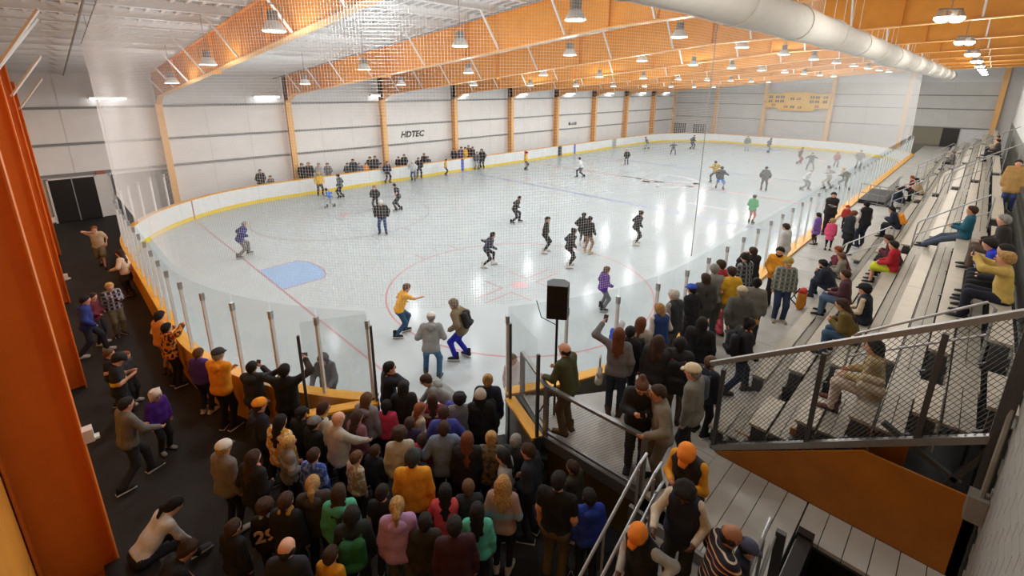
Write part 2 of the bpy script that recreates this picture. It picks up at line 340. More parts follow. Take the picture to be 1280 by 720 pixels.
# wall lettering
def text(name, body, size, loc, rot, m, parent, shear=0):
    cu_ = bpy.data.curves.new(name, 'FONT'); cu_.body = body; cu_.size = size; cu_.extrude = .004; cu_.shear = shear; cu_.offset = .02*size/.6; cu_.align_x = 'CENTER'; cu_.align_y = 'CENTER'; cu_.resolution_u = 2
    t = bpy.data.objects.new(name, cu_); dg = bpy.context.evaluated_depsgraph_get(); COL.objects.link(t); dg.update()
    me = bpy.data.meshes.new_from_object(t.evaluated_get(dg)); bpy.data.objects.remove(t)
    me.materials.clear(); me.materials.append(m)
    o = put(name, me, parent); o.rotation_euler = rot; o.location = loc; return o
text('wall_lettering', 'HDTEC', .66, (19.7, YF-.06, 3.1), (math.pi/2, 0, 0), m_black, wb, .25)
for k, (dx, dw, dh) in enumerate(((-.62, .3, .34), (-.22, .12, .2), (.0, .12, .24), (.2, .12, .3), (.44, .16, .3), (.66, .1, .36))): MB().b(40.6+dx, 40.6+dx+dw, YF-.06, YF-.045, 2.75, 2.75+dh).build('wall_lettering_stroke', m_black, wb)
# wall strip lights
for i, x in enumerate((1.3, 9.0, 16.9, 24.7, 32.2, 39.8, 47.4, 55.0, 61.5)):
    r = thing('strip_light', (x, YF-.3, 6.14), 'lit strip light high on the long back wall, %s from the corridor door' % ORD[i], 'light', 'wall strip lights')
    MB().b(x-.75, x+.75, YF-.33, YF-.05, 6.14, 6.24).build('housing', m_white, r); MB().b(x-.72, x+.72, YF-.36, YF-.3, 6.09, 6.15).build('tube', m_strip, r)
# high bay lamps
def lampset(x, y, z, lab):
    r = thing('high_bay_lamp', (x, y, z), lab, 'lamp', 'high bay lamps over the ice'); return r
mbR = MB().lathe([(.10, .22), (.15, .2), (.25, 0), (.24, 0), (.14, .19)], (0,0,0), 14).mesh('reflector', mat('lamp_acrylic', 'D6D8D6', .4), smooth=True)
mbH = MB().lathe([(0, .42), (.09, .42), (.11, .4), (.11, .2), (0, .2)], (0,0,0), 12).mesh('ballast', m_girt)
mbG = MB().lathe([(0, -.012), (.22, -.012), (.238, 0), (.238, .02), (0, .02)], (0,0,0), 14).mesh('lens', m_glow)
mbB = MB().tube([(-.2, 0, .2), (-.2, 0, .45), (-.1, 0, .55), (.1, 0, .55), (.2, 0, .45), (.2, 0, .2)], .012, 5).mesh('bracket', m_girt)
ldata = bpy.data.lights.new('high_bay', 'SPOT'); ldata.spot_size = math.radians(176); ldata.spot_blend = .25; ldata.shadow_soft_size = .12; ldata.energy = LAMP_W; ldata.color = (.95, .98, 1)
udata = bpy.data.lights.new('high_bay_spill', 'POINT'); udata.shadow_soft_size = .2; udata.energy = SPILL_W; udata.color = (.95, .98, 1)
for i in range(11):
    for j, y in enumerate((2.8, 7.0, 12.8, 18.5)):
        x = 2.5+5.15*i; z = rbot(y)-.12
        r = lampset(x, y, z, 'round high bay lamp over the ice, row %s from the camera, %s from the seats' % (ORD[i], ORD[j]))
        for n, me in (('reflector', mbR), ('ballast', mbH), ('lens', mbG), ('bracket', mbB)): put(n, me, r)
        MB().tube([(x, y, z+.55), (x, y, rtop(y)+.26)], .008, 5).build('hanger_wire', m_girt, r)
        lo = put('lamp_light', ldata, r, (0, 0, -.16)); lo = put('lamp_spill_light', udata, r, (0, 0, -.45))
# twin lamps above the seats
pd = bpy.data.lights.new('twin_lamp', 'POINT'); pd.shadow_soft_size = .08; pd.energy = PAIR_W; pd.color = (1, .96, .88)
mbP = MB().lathe([(0, .13), (.07, .13), (.12, 0), (.11, 0), (0, .1)], (0,0,0), 12).mesh('lamp_can', m_alu); mbPg = MB().lathe([(0, -.09), (.07, -.08), (.12, -.03), (.12, .01), (0, .01)], (0,0,0), 12).mesh('lens', m_glow)
for i, x in enumerate((4.2, 10.8, 17.2, 23.8, 30.3, 37, 43.5, 50, 57)):
    r = thing('twin_lamp', (x, -3.45, 7.98), 'bright twin lamp hanging over the seating, %s from the camera' % ORD[i], 'lamp', 'twin lamps over the seats')
    for k in (-1, 1):
        c = put('lamp_can', mbP, r, (k*.14*.7, -k*.14*.7, 0)); put('lens', mbPg, c); lo = put('lamp_light', pd, r, (k*.1, -k*.1, -.2))
    MB().tube([(x, -3.45, 8.1), (x, -3.45, rtop(-3.45)+.26)], .01, 5).build('hanger_wire', m_girt, r); MB().box((x, -3.45, 8.12), (.42, .05, .04), rz=-math.pi/4).build('crossbar', m_girt, r)
# fabric duct
du = thing('air_duct', (30, -1.1, 8), 'long white fabric air duct hung along the seating side', 'duct')
xs = np.linspace(.5, 62, 140)
m = MB(); n = 20; vs_ = []
DY, DZ = -1.12, 8.02
def drad(x): return .325+.02*abs(math.sin((x-2)*math.pi/3.2))+(.06 if x > 20.5 else 0)
for x in xs:
    rr = drad(x); zz = DZ-(.05 if x > 20.5 else 0)
    for t in np.arange(n)*2*math.pi/n: vs_.append((x, DY+rr*math.cos(t), zz+rr*math.sin(t)))
m.add(vs_, [(i*n+j, (i+1)*n+j, (i+1)*n+(j+1)%n, i*n+(j+1)%n) for i in range(len(xs)-1) for j in range(n)]+[tuple((len(xs)-1)*n+j for j in range(n))])
m.build('duct_sleeve', m_duct, du, smooth=True)
for k in range(18): MB().tube([(3.5+3.2*k, DY+(drad(3.5+3.2*k)+.01)*math.cos(t), DZ-(.05 if 3.5+3.2*k > 20.5 else 0)+(drad(3.5+3.2*k)+.01)*math.sin(t)) for t in np.linspace(0, 2*math.pi, 21)], .012, 5, close=False).build('duct_hoop', m_duct, du)
for k in range(56): MB().tube([(3.6+1.05*k, DY, DZ+.3), (3.6+1.05*k, DY, rtop(DY)+.26)], .006, 4).build('duct_hanger', m_purlin, du)
# ================================================================== RINK BOARDS, GLASS, NET
# perimeter as arclength polyline: start at gate side on seat side, run along +x ... back to gate, counter-clockwise
def peri():
    pts = []
    def arc(cx, cy, a0, a1, n=14):
        for k in range(n+1):
            a = math.radians(a0+(a1-a0)*k/n); pts.append((cx+RC*math.cos(a), cy+RC*math.sin(a)))
    a_g = math.degrees(math.atan2(1.26-RC, 3.91-RC))  # gate right jamb
    a_l = math.degrees(math.atan2(2.85-RC, 2.05-RC))
    arc(RC, RC, a_g, -90, 6); arc(L-RC, RC, -90, 0); arc(L-RC, W-RC, 0, 90); arc(RC, W-RC, 90, 180); arc(RC, RC, 180, 360+a_l if a_l < 0 else a_l, 10)
    return np.array(pts)
PER = peri()
seg = np.r_[0, np.cumsum(np.linalg.norm(np.diff(PER, axis=0), axis=1))]; PLEN = seg[-1]
def pat(s): return np.array([np.interp(s, seg, PER[:, 0]), np.interp(s, seg, PER[:, 1])])
def pnor(s):
    d = pat(min(s+.05, PLEN))-pat(max(s-.05, 0)); d /= np.linalg.norm(d); return np.array([d[1], -d[0]])   # outward
def sweep(s0, s1, prof, step=.6, closed=True):
    """prof: list of (out, z); sweeps along the perimeter"""
    straight = np.linalg.norm(pat(s0)+pat(s1)-2*pat((s0+s1)/2)) < .004
    k = 2 if straight else max(3, int((s1-s0)/step)+2)
    m = MB(); vs = []; n = len(prof)
    for s in np.linspace(s0, s1, k):
        p, q = pat(s), pnor(s); vs += [(p[0]+q[0]*o, p[1]+q[1]*o, z) for o, z in prof]
    fs = [(i*n+j, i*n+(j+1)%n, (i+1)*n+(j+1)%n, (i+1)*n+j) for i in range(k-1) for j in range(n)]
    fs += [tuple(range(n))[::-1], tuple((k-1)*n+j for j in range(n))]
    return m.add(vs, fs)
bd = thing('dasher_boards', (0, 13, 0), 'white rink boards with yellow kick plate and gold cap rail', 'rink boards')
NB = int(PLEN/2.44); ss = np.linspace(0, PLEN, NB+1)
for a, b in zip(ss[:-1], ss[1:]):
    mid = pat((a+b)/2)
    back = m_gold if mid[0] < 2 and mid[1] > 3.5 else m_bgrey
    sweep(a+.006, b-.006, [(0, .0), (0, 1.03), (.05, 1.03), (.05, 0)]).build('board_panel', m_board, bd)
    sweep(a, b, [(.05, .0), (.05, 1.03), (.14, 1.03), (.14, 0)]).build('back_panel', back, bd)
    sweep(a, b, [(-.012, .002), (-.012, .2), (0, .2), (0, .002)]).build('kick_plate', m_kick, bd)
    co = .34 if mid[1] < .2 else .2
    sweep(a, b, [(-.03, 1.03), (-.03, 1.075), (co, 1.075), (co, 1.03)]).build('cap_rail', m_gold, bd)
def near_s(x, y):
    g = np.linspace(0, PLEN, 3000); P = np.array([pat(t) for t in g]); return g[np.argmin((P[:, 0]-x)**2+(P[:, 1]-y)**2)]
for nm, x, y, c, wd in (('blue_line_mark', 22.86, W, '4A5FB8', .3), ('blue_line_mark', L-22.86, W, '5B74C8', .3), ('centre_line_mark', 30.48, W, 'C0403C', .3), ('goal_line_mark', 3.35, 24.15, 'B07C84', .08), ('bench_door', 35.6, W, '3A3A3C', .6), ('bench_door', 45.6, W, 'A9AAA8', .8)):
    s0 = near_s(x, y); sweep(s0-wd/2, s0+wd/2, [(-.018, .02), (-.018, 1.03), (0, 1.03), (0, .02)]).build(nm, mat('mark_'+c, c, .5), bd)
# open double gate leaves at the corner
def leaf(name, a, b, lab, inner):
    a, b = np.array(a), np.array(b); r = thing(name, (a[0], a[1], 0), lab, 'gate', 'rink gate leaves'); d = (b-a)/np.linalg.norm(b-a); ang = math.atan2(d[1], d[0]); c = (a+b)/2; Ln = np.linalg.norm(b-a)
    MB().box((c[0], c[1], .53), (Ln, .08, 1.0), rz=ang).build('gate_panel', m_bgrey, r); MB().box((c[0], c[1], 1.05), (Ln+.04, .2, .05), rz=ang).build('cap_rail', m_gold, r)
    for e in (a, b): MB().box((e[0], e[1], .54), (.08, .12, 1.06), rz=ang).build('gate_post', m_dsteel, r)
    gl = MB().box((c[0], c[1], 1.98), (Ln-.1, .012, 1.78), rz=ang).build('glass_pane', m_glass, r)
    for e in (a, b): MB().box((e[0], e[1], 1.85), (.045, .05, 1.55), rz=ang).build('glass_post', m_dsteel, r)
    return r
leaf('gate_leaf', (2.0, 2.74), (.95, 3.3), 'open left gate leaf with gold cap rail and glass', 1)
leaf('gate_leaf', (3.82, 1.05), (3.43, .02), 'open right gate leaf with gold cap rail beside the platform', 0)
# glass shield: seat side and camera end
s_far = near_s(0, 27.0-3.2); sA, sB = 0, near_s(58.0, .8)
gs = thing('glass_shield', (0, 10, CAPZ), 'clear glass shield panes with aluminium posts on the rink boards', 'glass shield')
GH = 1.78
def pane_run(s0, s1, n):
    e = np.linspace(s0, s1, n+1)
    for a, b in zip(e[:-1], e[1:]): sweep(a+.02, b-.02, [(.08, CAPZ), (.08, CAPZ+GH), (.092, CAPZ+GH), (.092, CAPZ)]).build('glass_pane', m_glass, gs)
    for a in e:
        p, q = pat(a), pnor(a); ang = math.atan2(q[1], q[0])
        MB().box((p[0]+q[0]*.09, p[1]+q[1]*.09, CAPZ+.72), (.06, .05, 1.44), rz=ang).build('post', m_post, gs)
        MB().box((p[0]+q[0]*.09, p[1]+q[1]*.09, CAPZ+1.52), (.075, .065, .16), rz=ang).build('post_cap', m_alu, gs)
s_end = near_s(0.02, 17.0)
pane_run(0.03, near_s(56, 0), 44)
pane_run(near_s(2.6, 23.0), PLEN-.05, 22)
# safety net hung from the roof over the glass : separate knotted cords
nt_ = thing('safety_net', (0, 5, 2.9), 'white knotted safety net hung above the glass at the camera end and seats', 'net')
# net path by arclength t from corridor end of net (y=13.6,x=0) through the corner to x=50 on the seat side
NP = [(.04, y) for y in np.linspace(18.0, RC, 8)]+[(RC+(RC-.04)*math.cos(a), RC+(RC-.04)*math.sin(a)) for a in np.radians(np.linspace(180, 270, 26))[1:]]+[(x, .04) for x in np.linspace(RC, 52, 20)[1:]]
NP = np.array(NP); ns_ = np.r_[0, np.cumsum(np.linalg.norm(np.diff(NP, axis=0), axis=1))]; NL = ns_[-1]
def npat(s): return np.array([np.interp(s, ns_, NP[:, 0]), np.interp(s, ns_, NP[:, 1])])
NZ0 = 2.86
def ntop(p): return rtop(p[1])-.12
def ends(z):   # bowed left edge, slanting right edge of the net
    f = max(0, min(1, (z-NZ0)/5.2)); return (1.75*(1-(2*f-.9)**2)-.3*f, NL-2.6*f)
CELL = .052; CR = .0017
cords = MB(); vs_, fs_ = [], []
def strand(P, r):
    n0 = len(vs_); P = np.array(P); k = len(P)
    for p in P: vs_.extend([(p[0]+r, p[1]-r*.3, p[2]-r*.6), (p[0]-r*.3, p[1]+r, p[2]-r*.6), (p[0]-r*.6, p[1]-r*.6, p[2]+r)])
    for i in range(k-1):
        for j in range(3): fs_.append((n0+i*3+j, n0+i*3+(j+1)%3, n0+(i+1)*3+(j+1)%3, n0+(i+1)*3+j))
def strandv(p, z0, z1, r):
    n0 = len(vs_)
    for z in (z0, z1): vs_.extend([(p[0]+r, p[1], z), (p[0]-r*.5, p[1]+r*.87, z), (p[0]-r*.5, p[1]-r*.87, z)])
    for j in range(3): fs_.append((n0+j, n0+(j+1)%3, n0+3+(j+1)%3, n0+3+j))
zg = np.arange(NZ0, rtop(0)-.1, CELL); lo = np.array([max(0, ends(z)[0]) for z in zg]); hi = np.array([ends(z)[1] for z in zg])
for s in np.arange(0, NL, CELL):
    p = npat(s); ok = zg[(lo <= s) & (hi >= s) & (zg <= ntop(p))]
    if len(ok) > 1: strandv(p, ok[0], ok[-1], CR)
for z, a, b in zip(zg, lo, hi):
    yt = 28.3-(z+.12-7.36)/.0855      # row stops where the roof line comes down
    if yt < 18: a = max(a, 18.0-yt)
    if a >= b-1: continue
    ts = np.r_[a, ns_[(ns_ > a) & (ns_ < b)], b]
    ts = ts[[ntop(npat(t)) >= z-.02 for t in ts]]
    if len(ts) > 1: strand([(*npat(t), z) for t in ts], CR)
me = bpy.data.meshes.new('net_cords'); me.from_pydata(vs_, [], fs_); me.materials.append(m_net); o = put('net_cords', me, nt_); o.location = -Vector(nt_.location); tag(o, kind='stuff')
MB().tube([(*npat(max(0, ends(z)[0])), z) for z in np.linspace(NZ0, 8.0, 14)], .012, 5).build('edge_rope', m_net, nt_); MB().tube([(*npat(ends(z)[1]), z) for z in np.linspace(NZ0, 9.4, 8)], .012, 5).build('edge_rope', m_net, nt_)
tc_ = [npat(t) for t in np.linspace(0, NL-2.6, 80)]
MB().tube([(p[0], p[1], ntop(p)) for p in tc_], .014, 5).build('top_cable', m_girt, nt_)
MB().tube([(8.9, .05, NZ0), (8.9, .05, 9.5)], .01, 5).build('seam_rope', m_girt, nt_)
for t in np.arange(3, NL-4, 3.4):
    p = npat(t); MB().tube([(*p, ntop(p)), (p[0], p[1], rtop(p[1])+.26)], .006, 4).build('hanger_wire', m_girt, nt_)
# ================================================================== SPECTATOR PLATFORM, STAIRS, SEATING
PZ = 1.0
pl = thing('spectator_platform', (10, -1, PZ), 'raised grey walkway platform between the boards and the seating', 'platform')
def deck(x0, x1, y0, y1, n): 
    for k in range(n):
        a = x0+(x1-x0)*k/n; b = x0+(x1-x0)*(k+1)/n; MB().b(a+.006, b-.006, y0, y1, PZ-.06, PZ).build('deck_panel', m_plat, pl)
deck(3.72, 63.9, -2.25, -.22, 42)
for k in range(3): MB().prism([(3.72+.0*k, -.22, PZ-.06), (5.6, -.22, PZ-.06), (4.6, .45, PZ-.06), (4.2, .95, PZ-.06), (4.05, .95, PZ-.06)], (0, 0, .06)).build('deck_panel', m_plat, pl) if k == 0 else None
for k in range(5): a = -3.54+.258*k; MB().b(3.45, 5.27, a+.005, a+.253, PZ-.06, PZ).build('deck_panel', m_plat, pl)
for k in range(6): a = -5.1+.258*k; MB().b(4.62, 5.27, a+.005, a+.253, PZ-.06, PZ).build('deck_panel', m_plat, pl)
MB().b(3.72, 63.9, -.22, -.16, 0, PZ-.06).build('fascia', m_bgrey, pl)
MB().beam((3.73, -1.75, PZ-.1), (3.62, .0, PZ-.1), .1, .2).build('edge_beam', m_steel, pl); MB().beam((3.62, .0, PZ-.1), (4.08, 1.0, PZ-.1), .1, .2).build('edge_beam', m_steel, pl)
MB().b(3.4, 3.46, -3.54, -1.76, PZ-.25, PZ-.0).build('edge_beam', m_steel, pl)
MB().prism([(3.74, -1.7, 0), (3.7, .0, 0), (3.7, .0, PZ-.2), (3.74, -1.7, PZ-.2)], (.04, 0, 0)).build('under_panel', mat('panel_brown', '6B5A20', .7), pl)  # plain brown sheet below the platform edge
# chain link helper: diamond wires between corners a(bottom start) b(bottom end) and height vectors
def chainlink(name, A, B, ha, hb, pitch, r, mt, parent, label=None):
    A, B = np.array(A, float), np.array(B, float); Ln = np.linalg.norm(B-A); m = MB(); H0 = (ha+hb)/2
    def pt(u, v): return A+(B-A)*u+np.array([0, 0, ha+(hb-ha)*u])*v
    nu = Ln/pitch; nv = H0/pitch; nor = np.cross((B-A)/Ln, (0, 0, 1)); nor /= np.linalg.norm(nor)
    for sgn in (1, -1):
        k0 = -nv
        for k in np.arange(math.floor(-nv)-1, nu+nv+1, 1.0):
            # line u*nu - sgn*v*nv = k
            c = []
            for v in (0, 1): u = (k+sgn*v*nv)/nu; c.append((u, v))
            (u0, v0), (u1, v1) = c
            if u0 == u1: continue
            t0, t1 = 0., 1.
            for lim in (0, 1):
                t = (lim-u0)/(u1-u0)
                if u1 > u0: (t0, t1) = (max(t0, t), t1) if lim == 0 else (t0, min(t1, t))
                else: (t0, t1) = (t0, min(t1, t)) if lim == 0 else (max(t0, t), t1)
            if t1-t0 > .02: m.tube([pt(u0+(u1-u0)*t0, v0+(v1-v0)*t0)+nor*r*sgn, pt(u0+(u1-u0)*t1, v0+(v1-v0)*t1)+nor*r*sgn], r, 4, close=False)
    o = m.build(name, mt, parent); o['kind'] = 'stuff'; return o
# platform guard fence
gf = thing('guard_fence', (3.7, -.8, PZ), 'steel guard rail with wire mesh along the platform edge above the crowd', 'fence')
cor = [(4.1, 1.0, PZ), (3.63, .0, PZ), (3.73, -1.75, PZ)]
for a, b in zip(cor[:-1], cor[1:]):
    MB().beam((a[0], a[1], PZ+.95), (b[0], b[1], PZ+.95), .07, .05).build('top_rail', m_steel, gf); MB().beam((a[0], a[1], PZ+.06), (b[0], b[1], PZ+.06), .05, .05).build('bottom_rail', m_steel, gf)
    chainlink('wire_mesh', (a[0], a[1], PZ+.08), (b[0], b[1], PZ+.08), .84, .84, .052, .0016, m_dsteel, gf)
for p in cor: MB().box((p[0], p[1], PZ+.47), (.07, .07, .95)).build('post', m_steel, gf)
# stairs from platform to rubber floor
st = thing('platform_stairs', (2.6, -2.5, 0), 'grey metal stairs down from the platform to the rubber floor', 'stairs')
for k in range(6): MB().b(3.44-.27*(k+1), 3.44-.27*k+.02, -3.4, -2.1, PZ-.165*(k+1)-.04, PZ-.165*(k+1)).build('tread', m_plat, st)
for yy in (-2.08, -3.42): MB().beam((3.45, yy, PZ-.15), (1.8, yy, .0), .05, .22).build('stringer', m_steel, st)
def hrail(yy, zoff, x0=3.45, x1=1.75, mid=True, posts=True):
    MB().tube([(x0+.03, yy, PZ+zoff), (x0-.15, yy, PZ+zoff-.05), (x1, yy, zoff-.03)], .022, 8).build('handrail', m_alu, st)
    if posts:
        for t in (.1, .55, 1.0): xx = x0+(x1-x0)*t; zz = PZ*(1-t); MB().tube([(xx, yy, max(zz-.1, 0)), (xx, yy, zz+zoff-.03)], .02, 6).build('baluster', m_alu, st)
hrail(-1.92, .95); hrail(-2.14, .95, posts=True); hrail(-2.19, .68, posts=False); hrail(-3.42, .92, x0=3.6, x1=1.9)
MB().tube([(3.55, -3.5, PZ+.8), (2.2, -3.5, .75)], .022, 8).build('handrail', m_alu, st); MB().box((3.6, -3.55, PZ+.4), (.06, .10, .9)).build('newel', m_dsteel, st)
# dark stairwell wall beside the seating
sw = thing('stairwell_wall', (4.4, -4, 0), 'stairwell well beside the orange panel, its shade painted in black', 'stairwell')
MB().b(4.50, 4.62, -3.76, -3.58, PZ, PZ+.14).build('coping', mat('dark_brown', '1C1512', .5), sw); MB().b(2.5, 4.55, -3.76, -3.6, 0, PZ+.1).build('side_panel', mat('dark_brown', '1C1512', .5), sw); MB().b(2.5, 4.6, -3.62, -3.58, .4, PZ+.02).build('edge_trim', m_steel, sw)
MB().b(4.58, 4.62, -5.1, -3.76, 0, PZ-.06).build('end_panel', m_black, sw); MB().b(1.6, 4.58, -5.1, -3.76, -.005, .01).build('well_floor', m_black, sw)  # black end panel and floor sheet carry the shade of the opening as colour
# bleachers
bl = thing('bleacher_seating', (30, -3.4, PZ), 'tiered aluminium bleacher seating with pale plank benches', 'bleachers')
ROWS = [(-2.0-.585*i, 1.30+.395*i) for i in range(6)]     # front edge y, seat z
AISLES = [(6.5, 7.4), (15.7, 16.6), (26.2, 27.1), (36.5, 37.4), (46.5, 47.4)]
secs = [(5.45, 6.4), (7.5, 15.6), (16.7, 26.1), (27.2, 36.4), (37.5, 46.4), (47.5, 57.5)]
for i, (yf, zs) in enumerate(ROWS):
    for (x0, x1) in secs:
        if x0 > 27 and i == 0: pass
        n = max(1, round((x1-x0)/4.2))
        for k in range(n):
            a = x0+(x1-x0)*k/n; b = x0+(x1-x0)*(k+1)/n
            MB().b(a+.004, b-.004, yf-.25, yf, zs-.045, zs).build('seat_plank', m_seat, bl)
    for k in range(13):
        a = 5.45+4.0*k; b = a+4.0
        if i > 0:
            for j in range(2): MB().b(a+.003, b-.003, yf+.02+.145*j, yf+.155+.145*j, zs-.44, zs-.405).build('foot_plank', m_foot, bl)
            MB().b(a, b, yf-.27, yf-.255, zs-.44, zs-.09).build('riser', m_foot, bl)
    for k in range(27): xx = 5.5+1.95*k; MB().b(xx, xx+.05, yf-.22, yf-.03, zs-.42, zs-.045).build('bracket', m_dsteel, bl)
for k in range(27):
    xx = 5.52+1.95*k
    MB().beam((xx, -2.05, PZ-.1), (xx, -5.3, PZ+2.1), .05, .1).build('stringer', m_dsteel, bl)
    for yy in (-3.3, -5.2): MB().b(xx-.025, xx+.025, yy-.025, yy+.025, 0, PZ-.12+(-2.05-yy)*.675).build('leg', m_dsteel, bl)
for j, (x0, x1) in enumerate(AISLES):
    for i in range(1, 6): MB().b(x0+.05, x1-.05, ROWS[i][0]+.0, ROWS[i][0]+.28, ROWS[i][1]-.62, ROWS[i][1]-.41).build('aisle_step', m_seat, bl)
def brail(x, ya, yb, name='aisle_handrail'):
    za = PZ+.25+(-2.0-ya)*.676; zb = PZ+.25+(-2.0-yb)*.676
    P = [(x, ya, za), (x, ya-.03, za+.78), (x, ya-.09, za+.86), (x, yb+.08, zb+.86), (x, yb, zb+.80), (x, yb, zb)]
    MB().tube(P, .02, 7).build(name, m_alu, bl); MB().tube([(x, ya, za+.42), (x, yb, zb+.42)], .017, 6).build('mid_rail', m_alu, bl)
for x, in ((6.8,), (15.8,), (26.4,), (36.9,), (47,)):
    brail(x, -3.45, -4.85)
    if x > 8: brail(x, -1.83, -3.0)
# far guard rail stepping up the seats and railing round the pit
for x in (36.4, 26.1): 
    MB().tube([(x, -1.85, 2.2), (x, -5.7, 4.75)], .022, 7).build('guard_rail', m_steel, bl)
    for k in range(11): yy = -1.9-.36*k; MB().tube([(x, yy, 1.1+(-1.9-yy)*.66), (x, yy, 2.24+(-1.9-yy)*.65)], .014, 6).build('guard_baluster', m_steel, bl)
pr = thing('pit_railing', (28.1, -.8, PZ), 'grey railing round the dark floor opening in front of the seats', 'railing')
for z in (.1, .55, 1.0): MB().tube([(28.1, -.36, PZ+z), (27.6, -1.5, PZ+z), (32.0, -1.6, PZ+z)], .02, 6).build('rail', m_steel, pr)
for k in range(12):
    t = k/11; p = (28.1-.5*min(1, t*4), -.36-1.14*min(1, t*4)) if t < .25 else (27.6+4.4*(t-.25)/.75, -1.5)
    MB().tube([(p[0], p[1], PZ), (p[0], p[1], PZ+1.0)], .014, 6).build('baluster', m_steel, pr)
MB().b(27.9, 31.8, -1.5, -.4, PZ+.002, PZ+.2).build('pit_shade_slab', m_black, pr)  # black slab on the deck, painting in the darkness of the floor opening
# end of seating: chain link fence and plywood skirt
cf_ = thing('chain_link_fence', (5.38, -3.4, PZ), 'sloping chain link fence closing the near end of the seating', 'fence')
XB = 5.34; A0 = (XB, -2.15, PZ+.03); B0 = (XB, -5.05, PZ+1.98)
MB().beam((XB, -1.95, PZ+1.5), (XB, -5.08, PZ+3.56), .07, .07).build('top_rail', m_steel, cf_); MB().beam(A0, B0, .07, .09).build('bottom_rail', m_steel, cf_)
chainlink('chain_mesh', (XB, -2.12, PZ+.06), (XB, -5.05, PZ+2.0), 1.53, 1.5, .082, .0035, m_dsteel, cf_)
for t in (.0, .42, .79, .99): p = np.array(A0)*(1-t)+np.array(B0)*t; MB().box((XB, p[1], p[2]+.72), (.06, .06, 1.48)).build('post', m_dsteel, cf_)
MB().b(XB-.06, XB+.04, -5.12, -5.0, PZ, 4.7).build('end_post', m_dsteel, cf_)
ps = thing('plywood_skirt', (XB, -3.5, PZ), 'orange plywood panel closing off the space under the seating', 'panel')
MB().prism([(XB-.06, -2.2, PZ), (XB-.06, -5.1, PZ), (XB-.06, -5.1, 2.17), (XB-.06, -3.99, 2.17)], (.03, 0, 0)).build('sheet', m_ply, ps)
for k in range(3): MB().b(XB+.3, XB+.33, -2.9-.75*k, -2.35-.75*k, PZ, PZ+.3+.5*k).build('inner_sheet', m_ply, ps)
MB().beam((XB+.08, -4.4, PZ+.05), (XB+.08, -5.05, PZ+1.8), .06, .06).build('brace', m_dsteel, ps); MB().beam((XB+.08, -4.1, PZ+1.6), (XB+.08, -4.9, PZ+1.2), .06, .06).build('brace', m_dsteel, ps)
jb = thing('junction_box', (5.15, -5.06, 2.0), 'grey conduit box on the block wall beside the orange panel', 'box')
MB().b(5.08, 5.28, -5.13, -4.97, 2.0, 2.32).build('box_body', m_bgrey, jb); MB().tube([(5.16, -5.07, 2.32), (5.16, -5.07, 2.8), (5.3, -5.09, 3.4)], .025, 6).build('conduit', m_bgrey, jb)
# speaker on a pole
sp = thing('loudspeaker_stand', (4.12, .22, PZ), 'black pole stand holding the loudspeaker by the glass', 'stand')
MB().tube([(4.12, .22, PZ), (4.12, .22, 2.98)], .022, 8).build('pole', m_black, sp)
for a in (0.3, 2.4, 4.5): MB().tube([(4.12, .22, PZ+.55), (4.12+.3*math.cos(a), .22+.3*math.sin(a), PZ+.02)], .014, 6).build('leg', m_black, sp)
spk = thing('loudspeaker', (4.12, .22, 2.98), 'black loudspeaker cabinet on a tall pole by the glass', 'speaker')
R2 = Matrix.Rotation(math.radians(10), 3, 'Z')
prof = [(-.17, -.14), (.17, -.14), (.19, .06), (.10, .17), (-.10, .17), (-.19, .06)]
fa = math.radians(215)
P = [(4.12+(x*math.cos(fa-math.pi/2*3)-y*math.sin(fa-math.pi/2*3)), .22+(x*math.sin(fa-math.pi/2*3)+y*math.cos(fa-math.pi/2*3))) for x, y in prof]
MB().prism([(x, y, 2.98) for x, y in P], (0, 0, .6)).build('cabinet', m_black, spk); 
MB().tube([(P[0][0]*1.5-.5*P[1][0], P[0][1]*1.5-.5*P[1][1], 3.3), (P[0][0]*1.25-.25*P[1][0], P[0][1]*1.25-.25*P[1][1], 3.0), (4.12, .2, 2.8)], .008, 5).build('cable', m_black, spk)
# corridor bench along the left wall
cb = thing('corridor_bench', (-1.6, 5, 0), 'dark bench along the corridor wall between orange columns', 'bench')
MB().b(-2.0, -1.45, 1.2, 3.0, .40, .45).build('seat', m_black, cb)
for yy in (1.3, 2.9): MB().b(-1.95, -1.5, yy-.03, yy+.03, 0, .4).build('leg', m_black, cb)
for i, (yy, zz) in enumerate(((3.2, 2.25), (21.8, 1.4), (15.6, .75))):
    dv = thing('wall_dispenser', (-1.83, yy, zz), 'small white fitting on the orange corridor columns, %s from the camera' % ORD[[0, 2, 1][i]], 'fitting', 'corridor fittings')
    MB().box((-1.80, yy, zz+.09), (.1, .14, .18)).build('body', m_white, dv); MB().box((-1.75, yy, zz+.02), (.1, .1, .03)).build('lip', m_white, dv)
